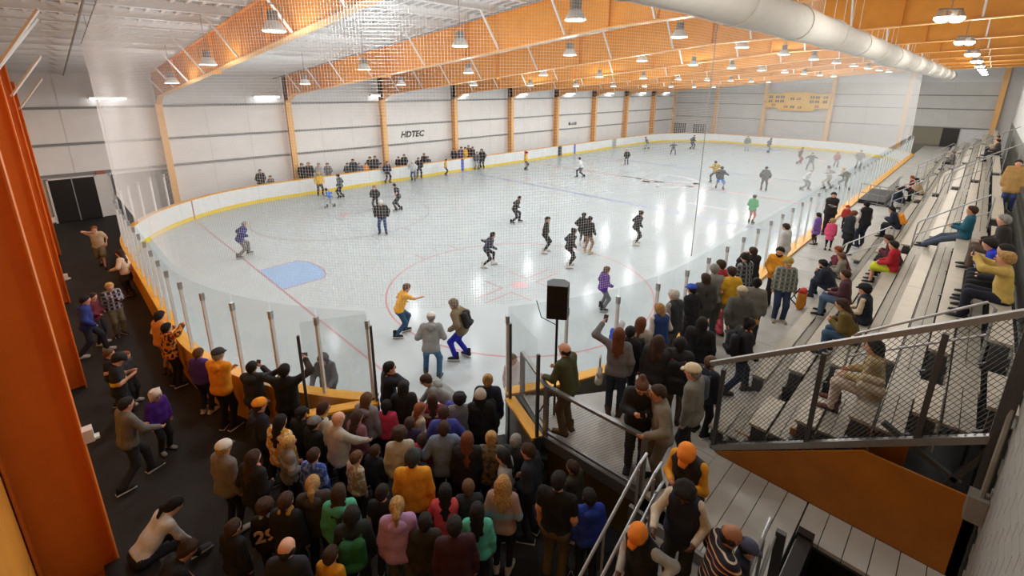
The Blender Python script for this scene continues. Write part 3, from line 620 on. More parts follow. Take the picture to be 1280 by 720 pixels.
# ================================================================== PEOPLE
def vec(*a): return np.array(a, float)
def norm(v): return v/(np.linalg.norm(v)+1e-9)
def ik(a, t, l1, l2, hint):
    d = t-a; D = np.linalg.norm(d); D2 = min(max(D, abs(l1-l2)+.02), l1+l2-.004); u = d/(D+1e-9); t = a+u*D2
    x = (l1*l1-l2*l2+D2*D2)/(2*D2); hgt = math.sqrt(max(l1*l1-x*x, 0)); pv = hint-u*np.dot(hint, u)
    return a+u*x+norm(pv)*hgt, t
def field(bones, vox, k=.018, clip=None):
    """bones: (a,b,ra,rb) -> surface-net mesh of their smooth union (optionally cut by planes (point,normal))"""
    A = np.array([b[0] for b in bones]); B = np.array([b[1] for b in bones]); RA = np.array([b[2] for b in bones]); RB = np.array([b[3] for b in bones])
    rm = np.maximum(RA, RB)[:, None]+.03
    lo = np.minimum(A-rm, B-rm).min(0)-vox*2; hi = np.maximum(A+rm, B+rm).max(0)+vox*2
    n = np.ceil((hi-lo)/vox).astype(int)+1; acc = np.full(n, 1e-20, np.float32)
    ax = [lo[i]+vox*np.arange(n[i]) for i in range(3)]
    mg = 5*k
    for a, b, ra, rb in zip(A, B, RA, RB):
        r = max(ra, rb)+mg; l = np.minimum(a, b)-r; h = np.maximum(a, b)+r
        i0 = np.maximum(((l-lo)/vox).astype(int), 0); i1 = np.minimum(((h-lo)/vox).astype(int)+2, n)
        X = (ax[0][i0[0]:i1[0]]-a[0])[:, None, None]; Y = (ax[1][i0[1]:i1[1]]-a[1])[None, :, None]; Z = (ax[2][i0[2]:i1[2]]-a[2])[None, None, :]
        ab = b-a; L2 = ab@ab+1e-9
        t = np.clip((X*ab[0]+Y*ab[1]+Z*ab[2])/L2, 0, 1)
        d = np.sqrt((X-t*ab[0])**2+(Y-t*ab[1])**2+(Z-t*ab[2])**2)-(ra+t*(rb-ra))
        acc[i0[0]:i1[0], i0[1]:i1[1], i0[2]:i1[2]] += np.exp(np.clip(-d/k, -40, 40)).astype(np.float32)
    D = -k*np.log(acc)
    if clip:
        G = np.meshgrid(*ax, indexing='ij', sparse=True)
        for cl_ in clip:
            p, nn = cl_[:2]
            if len(cl_) > 2:
                g1 = (G[0]-p[0])*nn[0]+(G[1]-p[1])*nn[1]+(G[2]-p[2])*nn[2]; p2, n2 = cl_[2:]; g2 = (G[0]-p2[0])*n2[0]+(G[1]-p2[1])*n2[1]+(G[2]-p2[2])*n2[2]
                D = np.maximum(D, np.minimum(g1, g2).astype(np.float32)); continue
            D = np.maximum(D, ((G[0]-p[0])*nn[0]+(G[1]-p[1])*nn[1]+(G[2]-p[2])*nn[2]).astype(np.float32))
    ins = D < 0; s = np.zeros(n-1, np.int8); C = [(i, j, k2) for i in (0, 1) for j in (0, 1) for k2 in (0, 1)]
    for c in C: s += ins[c[0]:n[0]-1+c[0], c[1]:n[1]-1+c[1], c[2]:n[2]-1+c[2]]
    cells = np.argwhere((s > 0) & (s < 8))
    if len(cells) == 0: return np.zeros((0, 3)), np.zeros((0, 4), int)
    cv = {c: D[cells[:, 0]+c[0], cells[:, 1]+c[1], cells[:, 2]+c[2]] for c in C}
    P = np.zeros((len(cells), 3)); cnt = np.zeros(len(cells))
    for c in C:
        for d in range(3):
            if c[d] == 0:
                e = tuple(1 if i == d else c[i] for i in range(3)); v0, v1 = cv[c], cv[e]; m = (v0 < 0) != (v1 < 0)
                t = np.where(m, v0/(v0-v1+1e-12), 0); p = np.tile(np.array(c, float), (len(cells), 1)); p[:, d] += t
                P[m] += p[m]; cnt[m] += 1
    V = lo+(cells+P/cnt[:, None])*vox
    idx = np.full(n-1, -1, np.int32); idx[tuple(cells.T)] = np.arange(len(cells))
    F = []
    for d in range(3):
        e = [0, 0, 0]; e[d] = 1; o1, o2 = (d+1) % 3, (d+2) % 3
        sl0 = [slice(0, n[i]-1) if i == d else slice(1, n[i]-1) for i in range(3)]; sl1 = list(sl0); sl1[d] = slice(1, n[d])
        a, b = ins[tuple(sl0)], ins[tuple(sl1)]; g = np.argwhere(a != b)
        if len(g) == 0: continue
        fl = a[tuple(g.T)]; off = np.array([0 if i == d else 1 for i in range(3)]); g = g+off
        def cell(u, v):
            q = g.copy(); q[:, o1] -= u; q[:, o2] -= v; return idx[tuple(q.T)]
        q = np.stack([cell(1, 1), cell(0, 1), cell(0, 0), cell(1, 0)], 1); q[~fl] = q[~fl][:, ::-1]; F.append(q)
    return V, np.concatenate(F)
def qmesh(name, V, F, mats, mi=None):
    me = bpy.data.meshes.new(name); V = np.asarray(V, np.float32); F = np.asarray(F, np.int32)
    me.vertices.add(len(V)); me.vertices.foreach_set('co', V.ravel()); me.loops.add(F.size); me.loops.foreach_set('vertex_index', F.ravel())
    me.polygons.add(len(F)); me.polygons.foreach_set('loop_start', np.arange(0, F.size, 4, dtype=np.int32)); me.polygons.foreach_set('use_smooth', np.ones(len(F), bool))
    for m in mats: me.materials.append(m)
    if mi is not None: me.polygons.foreach_set('material_index', np.asarray(mi, np.int32))
    me.update(calc_edges=True); me.validate(); return me
CLOTH = {}
def cloth(h, pat=None, h2=None):
    key = (h, pat, h2)
    if key in CLOTH: return CLOTH[key]
    m = mat('cloth_%s_%s_%s' % (h, pat, h2), h, .85, var=.12, scale=14, bump=.25, bscale=45); nt = m.node_tree; b = nt.nodes['Principled BSDF']
    if pat:
        tc = nt.nodes.new('ShaderNodeTexCoord'); c1, c2 = lin(h), lin(h2 or 'E8E8E8')
        def band(axis, sc, thr, src):
            sx = nt.nodes.new('ShaderNodeSeparateXYZ'); nt.links.new(tc.outputs['Object'], sx.inputs[0])
            mu = nt.nodes.new('ShaderNodeMath'); mu.operation = 'MULTIPLY'; mu.inputs[1].default_value = sc; nt.links.new(sx.outputs[axis], mu.inputs[0])
            fr = nt.nodes.new('ShaderNodeMath'); fr.operation = 'FRACT'; nt.links.new(mu.outputs[0], fr.inputs[0])
            lt = nt.nodes.new('ShaderNodeMath'); lt.operation = 'LESS_THAN'; lt.inputs[1].default_value = thr; nt.links.new(fr.outputs[0], lt.inputs[0]); return lt.outputs[0]
        def mix(f, c_in, col):
            mx = nt.nodes.new('ShaderNodeMix'); mx.data_type = 'RGBA'; nt.links.new(f, mx.inputs[0])
            if isinstance(c_in, tuple): mx.inputs[6].default_value = (*c_in, 1)
            else: nt.links.new(c_in, mx.inputs[6])
            mx.inputs[7].default_value = (*col, 1); return mx.outputs[2]
        if pat == 'plaid': o = mix(band('Z', 9, .35, 0), mix(band('X', 9, .35, 0), c1, c2), tuple((a+b2)/2 for a, b2 in zip(c1, c2)))
        elif pat == 'check': o = mix(band('Z', 22, .5, 0), mix(band('X', 22, .5, 0), c1, c2), c1)
        elif pat == 'stripe': o = mix(band('Z', 12, .16, 0), mix(band('Z', 6, .14, 0), mix(band('Z', 4, .16, 0), c1, lin('7E1F2B')), lin('E08A28')), c2)
        elif pat == 'print':
            nz = nt.nodes.new('ShaderNodeTexNoise'); nz.inputs['Scale'].default_value = 16; nt.links.new(tc.outputs['Object'], nz.inputs['Vector'])
            g = nt.nodes.new('ShaderNodeMath'); g.operation = 'GREATER_THAN'; g.inputs[1].default_value = .53; nt.links.new(nz.outputs['Fac'], g.inputs[0]); o = mix(g.outputs[0], c1, c2)
        elif pat == 'band': o = mix(band('Z', 1.9, .16, 0), c1, c2)
        nt.links.new(o, b.inputs['Base Color'])
    CLOTH[key] = m; return m
SKIN = {k: mat('skin_'+k, c, .55, var=.05, scale=20) for k, c in dict(f='D9A184', t='C98E6E', m='A86F4E', d='5E3A28').items()}
HAIRC = dict(k='16100C', b='3A2415', n='5E4129', y='A9834F', l='C7A05C', r='8A4A22', g='8B8680', w='C9C5BE', a='6B3A1E')
def hairm(c): return mat('hair_'+c, HAIRC.get(c, c), .85, var=.45, scale=45, bump=.8, bscale=70)
m_eye = mat('eye_dark', '1A1412', .3); m_lip = mat('lip', '9A5248', .5)
SHOE = {}
def shoe_mesh(kind, col):
    key = (kind, col)
    if key in SHOE: return SHOE[key]
    z0 = .055 if kind == 'skate' else .0; m = MB(); n = 10; vs = []
    prof = [(-.085, .030, .075), (-.06, .040, .10), (0, .042, .095), (.07, .046, .075), (.13, .046, .06), (.175, .030, .045)]
    for y, w_, hh in prof: vs += [(w_*math.cos(t), y, z0+max(0, hh*.5+hh*.5*math.sin(t))) for t in np.arange(n)*2*math.pi/n]
    fs = [(i*n+j, i*n+(j+1) % n, (i+1)*n+(j+1) % n, (i+1)*n+j) for i in range(len(prof)-1) for j in range(n)]+[tuple(range(n))[::-1], tuple((len(prof)-1)*n+j for j in range(n))]
    m.add(vs, [f[::-1] for f in fs]); m.lathe([(.05, .19 if kind != 'shoe' else .1), (.052, .08), (.045, .05)], (0, -.03, z0), 10)
    m.b(-.045, .045, -.09, .17, z0, z0+.018, 1)
    mats = [cloth(col), m_white if kind != 'boot' else m_black]
    if kind == 'skate': m.b(-.004, .004, -.1, .19, 0, .03, 2); m.b(-.015, .015, -.06, -.02, .028, z0, 2); m.b(-.015, .015, .09, .13, .028, z0, 2); mats.append(m_alu)
    SHOE[key] = m.mesh(kind, mats, smooth=False); return SHOE[key]
P0 = dict(pel=(0, 0, .93), lean=3, feet=((-.1, 0, 0, 12), (.1, 0, 0, -12)), hands=((-.25, .05, .82), (.25, .05, .82)), hp=10, hy=0, side=0)
POSE = dict(
 st={}, st2=dict(feet=((-.12, .06, 0, 15), (.11, -.05, 0, -15)), hy=15), po=dict(hands=((-.13, .2, 1.0), (.13, .2, 1.0))),
 cr=dict(hands=((.12, .22, 1.2), (-.12, .24, 1.16)), elb=1), ph=dict(hands=((-.06, .34, 1.46), (.07, .34, 1.46)), hp=5),
 p1=dict(hands=((-.25, .05, .85), (.13, .34, 1.58)), hp=0), pl=dict(hands=((-.13, .34, 1.58), (.25, .05, .85)), hp=0), up=dict(hands=((-.2, .3, 1.5), (.32, .30, 1.72)), hp=-2),
 dn=dict(hands=((-.08, .3, 1.18), (.08, .3, 1.18)), hp=35), rt=dict(hands=((-.2, .42, 1.02), (.2, .42, 1.02)), lean=12, pel=(0, -.05, .92)),
 wk=dict(feet=((-.09, .26, 0, 5), (.09, -.26, .03, -5)), hands=((-.24, -.12, .84), (.24, .2, .88)), lean=6, pel=(0, 0, .89)),
 ear=dict(hands=((-.1, .24, 1.12), (.12, .1, 1.52)), hp=5), wv=dict(hands=((-.3, .35, 1.05), (.16, .25, 1.5)), lean=8), hu=dict(hands=((-.2, .1, .9), (.12, .16, 1.62))),
 sk=dict(pel=(0, -.1, .83), lean=28, feet=((-.13, .22, 0, 10), (.16, -.28, 0, -25)), hands=((-.36, .2, .98), (.36, .12, .95)), hp=-8),
 sk2=dict(pel=(0, -.06, .88), lean=18, feet=((-.12, .1, 0, 12), (.14, -.14, 0, -20)), hands=((-.3, .16, .92), (.33, .05, .92)), hp=0),
 sg=dict(pel=(0, 0, .90), lean=8, feet=((-.15, .05, 0, 15), (.15, -.04, 0, -15)), hands=((-.3, .12, .88), (.3, .12, .88))),
 sw=dict(pel=(0, 0, .86), lean=14, feet=((-.26, .1, 0, 15), (.26, -.08, 0, -15)), hands=((-.5, .1, 1.15), (.5, .1, 1.05)), hp=5),
 pt=dict(pel=(0, -.05, .87), lean=22, feet=((-.14, .12, 0, 10), (.14, -.2, 0, -20)), hands=((-.2, .2, .95), (.1, .68, 1.15))),
 be=dict(pel=(0, -.22, .88), lean=62, feet=((-.14, .0, 0, 10), (.14, .06, 0, -10)), hands=((-.18, .42, .72), (.18, .45, .70)), hp=10),
 cp=dict(pel=(0, -.08, .84), lean=34, feet=((-.17, .1, 0, 10), (.17, -.1, 0, -15)), hands=((-.16, .26, .72), (.16, .26, .72))),
 si=dict(pel=(0, 0, .50), lean=6, feet=((-.14, .42, 0, 8), (.14, .44, 0, -8)), hands=((-.14, .34, .62), (.14, .34, .62)), hp=6),
 sl=dict(pel=(0, 0, .50), lean=24, feet=((-.16, .42, 0, 8), (.16, .40, 0, -8)), hands=((-.08, .42, .72), (.08, .42, .72)), hp=10),
 sp=dict(pel=(0, 0, .50), lean=8, feet=((-.14, .44, 0, 8), (.14, .42, 0, -8)), hands=((-.05, .50, 1.16), (.07, .50, 1.16)), hp=2),
 so=dict(pel=(0, 0, .50), lean=-4, feet=((-.12, .75, .0, 4), (.14, .72, 0, -6)), hands=((-.12, .3, .66), (.12, .3, .66)), hp=5),
 lc=dict(pel=(0, 0, .50), lean=48, feet=((-.14, .5, 0, 8), (.14, .62, 0, -4)), hands=((.02, .58, .22), (.14, .62, .2)), hp=20))
PEOPLE_N = 0; CROWD = []
def place(px, py, mode, h):
    m, z = mode[0], float(mode[1:]) if len(mode) > 1 else 0.0
    if m == 'f': return hit(px, py, z)
    p = hit(px, py, z+h); return vec(p[0], p[1], z)
def person(label, px, py, mode, h, face, pose, top, bot, hair, skin='f', shoes=None, vox=None, group=None, at=None, **kw):
    global PEOPLE_N
    if at is not None: pos = vec(*at)
    elif mode[0] == 'r':                                  # seated on a bleacher row, px,py = top of head
        i = int(mode[1]); yf, zs = ROWS[i]; seat = .30 if i == 0 else .405
        pp_ = hit(px, py, zs+.80*h/1.75); pos = vec(pp_[0], yf-.13, zs-seat); kw.setdefault('seat', seat)
    else: pos = place(px, py, mode, h)
    dist = np.linalg.norm(pos-CAM)
    if vox is None: vox = .022 if dist < 8.5 else .026 if dist < 12 else .034 if dist < 20 else .045 if dist < 32 else .055
    fine = vox < .03
    az = math.atan2(pos[1]-CAM[1], pos[0]-CAM[0])
    th = math.radians(face[1]) if isinstance(face, tuple) else az-math.radians(face)
    q = dict(P0); q.update(POSE[pose]); q.update({k: v for k, v in kw.items() if k in ('pel', 'lean', 'feet', 'hands', 'hp', 'hy', 'side')})
    s = h/1.75; hs = max(1.0, min(1.35, (1.72/h)**.5)); wd = kw.get('wide', 1.0)
    pel = vec(*q['pel'])
    if 'seat' in kw: pel[2] = (kw['seat']+.09)/s
    ln, sd_ = math.radians(q['lean']), math.radians(q['side'])
    up = norm(vec(math.sin(sd_), math.sin(ln), math.cos(ln))); X = norm(np.cross(vec(0, 1, 0), up)) if abs(ln) < 1.4 else vec(1, 0, 0); Fw = np.cross(up, X)
    T = lambda x, y, z: pel+X*x*wd+Fw*y+up*z
    hipL, hipR = pel+vec(-.09, 0, -.03), pel+vec(.09, 0, -.03)
    sk = kw.get('skate', False); fz = .055 if sk else 0
    legs = []
    for hp_, ft in zip((hipL, hipR), q['feet']):
        an = vec(ft[0], ft[1], ft[2]+.085+fz/s); kn, an2 = ik(hp_, an, .425, .415, vec(ft[0]*.8, 1, .15)); legs.append((hp_, kn, an2, math.radians(ft[3])))
    shL, shR = T(-.165, 0, .485), T(.165, 0, .485); arms = []
    for sh, hd, sx in ((shL, q['hands'][0], -1), (shR, q['hands'][1], 1)):
        hd = vec(*hd); el, wr_ = ik(sh, hd-norm(hd-sh)*.06, .285, .25, vec(sx*.55, -.75, -.5)); arms.append((sh, el, wr_))
    # head frame
    hp2 = math.radians(q['hp'])+ln*.45; hy = math.radians(q['hy'])
    HF = norm(vec(math.sin(hy)*math.cos(hp2), math.cos(hy)*math.cos(hp2), -math.sin(hp2))); HX = norm(np.cross(HF, vec(0, 0, 1))); HU = np.cross(HX, HF)
    neck = T(0, .0, .50); hc = neck+up*.05+norm(up+HU)*.075*1.0+HU*.04*hs+HF*.025
    Hh = lambda x, y, z: hc+(HX*x+HF*y+HU*z)*hs
    S_ = lambda p: np.asarray(p)*s
    def bn(a, b, ra, rb): return (S_(a), S_(b), ra*s, rb*s)
    torso = [(T(-.055, 0, -.02), T(-.055, .005, .2), .105, .098), (T(.055, 0, -.02), T(.055, .005, .2), .105, .098), (T(-.065, 0, .2), T(-.085, -.005, .42), .10, .085), (T(.065, 0, .2), T(.085, -.005, .42), .10, .085), (T(-.13, -.005, .465), T(.13, -.005, .465), .062, .062), (T(0, -.01, .42), T(0, -.01, .52), .075, .06)]
    if kw.get('belly'): torso.append((T(0, .06, .12), T(0, .05, .25), .13, .12))
    pelv = [(hipL+vec(0, -.01, 0), hipR+vec(0, -.01, 0), .105, .105)]
    def armb(e, ext=1.0): 
        out = []
        for sh, el, wr_ in arms:
            if ext >= 1: out += [(sh, el, .050+e, .042+e), (el, wr_, .042+e, .031+e)]
            else: out.append((sh, sh+(el-sh)*ext, .050+e, .047+e*1.2))
        return out
    def legb(e, ext=1.0, flare=0):
        out = []
        for a, k_, b, _ in legs:
            if ext >= 1: out += [(a, k_, .086+e, .060+e), (k_, b, .058+e, .040+e+flare)]
            else: out.append((a, a+(k_-a)*ext, .086+e, .066+e*2))
        return out
    head = [(Hh(0, -.022, .03), Hh(0, .012, .035), .088, .086), (Hh(0, .02, -.02), Hh(0, .038, -.075), .074, .048), (neck, hc-HU*.05-HF*.015, .054, .05)]
    head = [(a, b, ra*(hs if i < 2 else 1), rb*(hs if i < 2 else 1)) for i, (a, b, ra, rb) in enumerate(head)]
    palm = []
    for sh, el, wr_ in arms:
        d = norm(wr_-el); palm.append((wr_, wr_+d*.085, .026, .030))
    feet = [(b+vec(0, 0, -.03), b+vec(-math.sin(t)*.08, math.cos(t)*.08, -.05), .035, .03) for _, _, b, t in legs]
    cv = 1 if vox < .05 else 0
    V, F = field([bn(*b) for b in torso+pelv+armb(0)+legb(0)+head+palm+feet], vox*(1.0 if fine else 1.05), .016*s)
    ex = MB()
    if fine:
        R3 = np.array([HX, HF, HU]).T; u = s*hs
        for sx in (-1, 1):
            ex.ell(S_(Hh(sx*.033, .098, .025)), (.011*u, .008*u, .009*u), R3, 1, 6, 4); ex.ell(S_(Hh(sx*.033, .099, .048)), (.02*u, .008*u, .005*u), R3, 3, 6, 4); ex.ell(S_(Hh(sx*.088, -.005, .01)), (.012*u, .022*u, .032*u), R3, 0, 6, 4)
        ex.ell(S_(Hh(0, .108, -.005)), (.013*u, .018*u, .024*u), R3, 0, 6, 4); ex.ell(S_(Hh(0, .088, -.055)), (.024*u, .01*u, .008*u), R3, 2, 6, 4)
        for (sh, el, wr_), sx in zip(arms, (-1, 1)):
            d = norm(wr_-el); inn = norm(vec(-sx, .25, .1)); inn = norm(inn-d*np.dot(inn, d)); lat = np.cross(d, inn)*(-sx)
            base = wr_+d*.075
            for k_, (o, L1) in enumerate(((-.027, .07), (-.009, .08), (.009, .076), (.026, .06))):
                p0 = base+lat*o*-1; p1 = p0+d*L1*.5+inn*L1*.12; p2 = p1+d*L1*.3+inn*L1*.38; ex.tube([S_(p0), S_(p1), S_(p2)], [.010*s, .009*s, .007*s], 5)
            p0 = wr_+d*.03+lat*.022; p1 = p0+d*.03+lat*.022+inn*.012; p2 = p1+d*.028+inn*.014; ex.tube([S_(p0), S_(p1), S_(p2)], [.012*s, .010*s, .008*s], 5)
    nV = len(V); mi = np.zeros(len(F), int)
    sm = SKIN[skin]; hcol, htype = hair[0], hair[1:]
    if ex.v:
        quads = [f if len(f) == 4 else None for f in ex.f]; keep = [i for i, f in enumerate(quads) if f]
        F = np.concatenate([F, np.array([quads[i] for i in keep])+nV]); V = np.concatenate([V, np.array(ex.v)]); mi = np.concatenate([mi, np.array([ex.m[i] for i in keep])])
    me = qmesh('person', V, F, [sm, m_eye, m_lip, hairm(hcol if len(hair) > 0 else 'b')], mi)
    root = put('person', me); root.location = pos; root.rotation_euler = (0, 0, th-math.pi/2); tag(root, label, 'person', group)
    def part(name, bones, mt, k=.016, clip=None, vx=None):
        V, F = field([bn(*b) for b in bones], (vx or vox), k*s, [tuple(S_(x) if i % 2 == 0 else x for i, x in enumerate(c_)) for c_ in clip] if clip else None)
        if len(F): return put(name, qmesh(name, V, F, [mt]), root)
    # ---- clothes
    kind, *tc = top.split(':'); col = tc[0]; pt = tc[1] if len(tc) > 1 else None; c2 = tc[2] if len(tc) > 2 else None
    cm = cloth(col, pt if pt in ('plaid', 'check', 'stripe', 'print', 'band') else None, c2)
    th_ = dict(tee=.014, shirt=.015, sweater=.02, hoodie=.024, jacket=.028, coat=.032, vest=.032, dress=.018).get(kind, .018)
    if not fine: th_ += .008
    g = lambda bs, e: [(a, b, ra+e, rb+e) for a, b, ra, rb in bs]
    hem = {'coat': -.28, 'jacket': -.12, 'hoodie': -.12, 'dress': -.1}.get(kind, -.09)
    tb = g(torso, th_)+g(pelv, th_*.9)
    if kind == 'coat': tb += [(T(-.05, 0, -.05), (legs[0][0]+legs[0][1])/2*1.0, .12, .13), (T(.05, 0, -.05), (legs[1][0]+legs[1][1])/2, .12, .13)]
    seated = pel[2] < .7
    clip = [(pel+vec(0, 0, hem if not seated else -.07), -up)] if kind != 'coat' else None
    if kind == 'vest':
        part('vest', tb, cm, clip=clip); part('sleeve', armb(.014, 1.0)+[(shL, shR, .06, .06)], cloth(pt or 'E8E4DC'))
    else:
        part(kind if kind != 'tee' else 'shirt', tb+(armb(th_-.002, .62) if kind == 'tee' else armb(th_)), cm, clip=clip)
    if kind in ('hoodie',) or kw.get('hood'):
        part('hood', [(T(-.07, -.09, .47), T(.07, -.09, .47), .06, .06), (T(0, -.10, .42), T(0, -.09, .5), .06, .065)], cloth(kw.get('hood') or col))
    if kw.get('scarf'): part('scarf', [(T(-.05, .05, .53), T(.05, .05, .53), .05, .05), (T(-.06, -.03, .53), T(.06, -.03, .53), .05, .05)], cloth(kw['scarf']))
    bk, *bc = bot.split(':'); bm = cloth(bc[0], bc[1] if len(bc) > 1 else None, bc[2] if len(bc) > 2 else None)
    if bk == 'skirt' or kind == 'dress':
        kk = .52 if seated else .55
        part('skirt', [(T(0, 0, .05), pel+vec(0, .05 if not seated else .25, -.32 if not seated else -.02), .14, .22)]+([] if not seated else legb(.04, .9)), cloth(bc[0] if bk == 'skirt' else col), clip=[(pel+vec(0, 0, -.33), vec(0, 0, -1))])
        part('leggings', g(pelv, .006)+legb(.008), cloth(kw.get('legs', '1A1A1C')))
    elif bk == 'shorts': part('shorts', g(pelv, .014)+legb(.022, .95), bm)
    else: part('trousers', g(pelv, .014)+[(T(-.05, 0, -.02), T(.05, 0, -.02), .113, .113)]+legb(.014 if bk != 'leggings' else .007, 1.0, .012 if bk != 'leggings' else 0), bm)
    # ---- shoes
    shk, shc = (shoes or ('skate:1B1B1D' if sk else 'shoe:242426')).split(':')
    for a, k_, b, t in legs:
        o = put(shk if shk == 'skate' else 'shoe', shoe_mesh(shk, shc), root); o.location = S_(vec(b[0], b[1], b[2]-.085-fz/s)); o.rotation_euler = (0, 0, t); o.scale = (s*1.12, s*1.12, s if not sk else 1.0)
    # ---- hair and hats
    hm = hairm(hcol); vx = min(vox, .024) if fine else vox; e = .008 if fine else .016
    face_cut = [(Hh(0, .012, 0), norm(HF*1.0-HU*.88), Hh(0, 0, -.115), HU)]
    capb = [(Hh(0, -.03, .035), Hh(0, .005, .045), (.094+e)*hs, (.088+e)*hs)]
    def hp(nm, bs, m_, cl=None): return part(nm, bs, m_, .012, cl, vx)
    if htype in ('short', 'curly', 'buzz'):
        ee = .016 if htype == 'curly' else 0
        cu2 = [(q_, q_, .034*hs, .034*hs) for q_ in (Hh(.105*math.cos(t_)*math.cos(f_), -.02+.105*math.sin(t_)*math.cos(f_), .035+.105*math.sin(f_)) for f_, n_ in ((-.5, 9), (.1, 9), (.65, 7)) for t_ in np.arange(n_)*2*math.pi/n_+f_)] if htype == 'curly' else []
        hp('hair', cu2+[(a, b, ra+ee*.4, rb+ee*.4) for a, b, ra, rb in capb]+[(Hh(0, -.055, -.02), Hh(0, -.05, -.045), .07*hs, .055*hs)], hm, face_cut)
    elif htype in ('long', 'wavy', 'tail', 'bun', 'bob'):
        bs = list(capb)+[(Hh(0, -.05, -.02), Hh(0, -.05, -.05), .075*hs, .06*hs)]
        if htype == 'long': bs += [(Hh(-.06, -.035, .0), T(-.075, -.085, .40), .05, .045), (Hh(.06, -.035, .0), T(.075, -.085, .40), .05, .045), (Hh(0, -.06, 0), T(0, -.115, .30), .065, .04)]
        if htype == 'wavy': bs += [(Hh(-.075, -.03, .0), T(-.10, -.07, .44), .06, .06), (Hh(.075, -.03, .0), T(.10, -.07, .44), .06, .06), (Hh(0, -.07, 0), T(0, -.11, .36), .075, .06)]
        if htype == 'bob': bs += [(Hh(-.075, -.02, .02), Hh(-.08, -.02, -.10), .045, .04), (Hh(.075, -.02, .02), Hh(.08, -.02, -.10), .045, .04), (Hh(0, -.06, 0), Hh(0, -.07, -.1), .07, .06)]
        if htype == 'tail': bs += [(Hh(0, -.11, .05), Hh(0, -.16, -.02), .035, .045), (Hh(0, -.16, -.02), Hh(0, -.15, -.17), .042, .022)]
        if htype == 'bun': bs += [(Hh(0, -.10, .10), Hh(0, -.11, .11), .055, .055)]
        hp('hair', bs, hm, None if htype in () else face_cut)
    elif htype == 'bald':
        hp('hair', [(Hh(-.07, -.03, .0), Hh(.07, -.03, .0), .045*hs, .045*hs), (Hh(0, -.07, -.01), Hh(0, -.06, -.04), .06*hs, .05*hs)], hm, [(Hh(0, 0, .035), HU), (Hh(0, .03, 0), HF)])
    hat = kw.get('hat')
    if hat:
        hk, hcx = hat.split(':')[:2]; hm2 = cloth(hcx); u = hs
        dome = [(Hh(0, -.03, .045), Hh(0, .005, .05), (.094+e+.012)*hs, (.09+e+.01)*hs)]
        if hk in ('cap', 'capback'):
            cl = [(Hh(0, 0, .042), -HU)]; hp('cap', dome, hm2, cl); sg_ = 1 if hk == 'cap' else -1
            bc2 = cloth(hat.split(':')[2]) if hat.count(':') > 1 else hm2
            V, F = field([bn(Hh(-.045, sg_*.10, .052), Hh(.045, sg_*.10, .052), .018, .018), bn(Hh(-.03, sg_*.15, .044), Hh(.03, sg_*.15, .044), .016, .016)], vx*.8, .02*s); put('brim', qmesh('brim', V, F, [bc2]), root)
        elif hk == 'beanie': hp('beanie', dome+[(Hh(0, -.03, .13), Hh(0, -.03, .14), .04, .04)], hm2, [(Hh(0, .05, .03), norm(HF*.5-HU))])
        elif hk == 'hoodup': hp('hood', [(Hh(0, -.04, .03), Hh(0, .0, .04), .125, .12), (Hh(0, -.05, -.08), T(0, -.05, .48), .10, .10)], hm2, [(Hh(0, .05, -.01), norm(HF-HU*.3))])
        elif hk == 'helmet': hp('helmet', [(Hh(0, -.03, .04), Hh(0, .01, .045), .13, .125)], hm2, [(Hh(0, 0, .01), -HU)])
        elif hk == 'ears':
            hp('animal_hat', dome+[(Hh(-.08, -.02, .12), Hh(-.09, -.02, .15), .035, .025), (Hh(.08, -.02, .12), Hh(.09, -.02, .15), .035, .025), (Hh(-.09, -.0, 0), T(-.08, .05, .42), .045, .035), (Hh(.09, 0, 0), T(.08, .05, .42), .045, .035), (Hh(0, -.06, -.02), Hh(0, -.06, -.08), .08, .08)], hm2, [(Hh(0, .06, -.02), norm(HF*1.0-HU*.55))])
    if kw.get('beard'): hp('beard', [(Hh(-.05, .04, -.06), Hh(.05, .04, -.06), .04, .04), (Hh(0, .06, -.08), Hh(0, .065, -.1), .045, .035)], hairm(kw['beard']), [(Hh(0, 0, -.03), HU), (Hh(0, .0, 0), -HF)])
    # ---- carried things (top-level)
    held = []
    Rz = Matrix.Rotation(th-math.pi/2, 3, 'Z'); W = lambda p: np.array(Rz @ Vector(S_(p)))+pos
    if kw.get('phone'):
        sx = kw['phone']; sh, el, wr_ = arms[1 if sx > 0 else 0]; d = norm(wr_-el); c = wr_+d*.12
        t = MB(); t.box((0, 0, 0), (.075, .011, .15)); t.box((0, -.0065, 0), (.066, .002, .138), mi=1)
        o = put('phone', t.mesh('phone', [m_black, mat('phone_screen', '5B6B78', .2)])); o.location = W(c); o.rotation_euler = (0, math.radians(90 if kw.get('land') else 8), th-math.pi/2); tag(o, 'phone held up by the ' + kw['pl'], 'phone'); held.append(o)
    if kw.get('pack'):
        pc = kw['pack']; r = thing('backpack', tuple(W(T(0, -.20, .02))), kw['packl'], 'backpack'); held.append(r); r.rotation_euler = (math.radians(-q['lean']), 0, th-math.pi/2)
        V, F = field([(vec(-.08, 0, .08), vec(-.08, -.01, .34), .09, .085), (vec(.08, 0, .08), vec(.08, -.01, .34), .09, .085)], .024, .02); put('main_pocket', qmesh('main_pocket', V, F, [cloth(pc)]), r)
        V, F = field([(vec(-.07, -.08, .1), vec(.07, -.08, .1), .06, .06)], .024, .02); put('front_pocket', qmesh('front_pocket', V, F, [cloth(pc)]), r)
        for sx in (-1, 1): MB().tube([(sx*.1, .06, .38), (sx*.12, .17, .44), (sx*.13, .3, .34), (sx*.14, .24, .12), (sx*.1, .08, .08)], .02, 5).build('strap', cloth(kw.get('strap', pc)), r, off=(0, 0, 0))
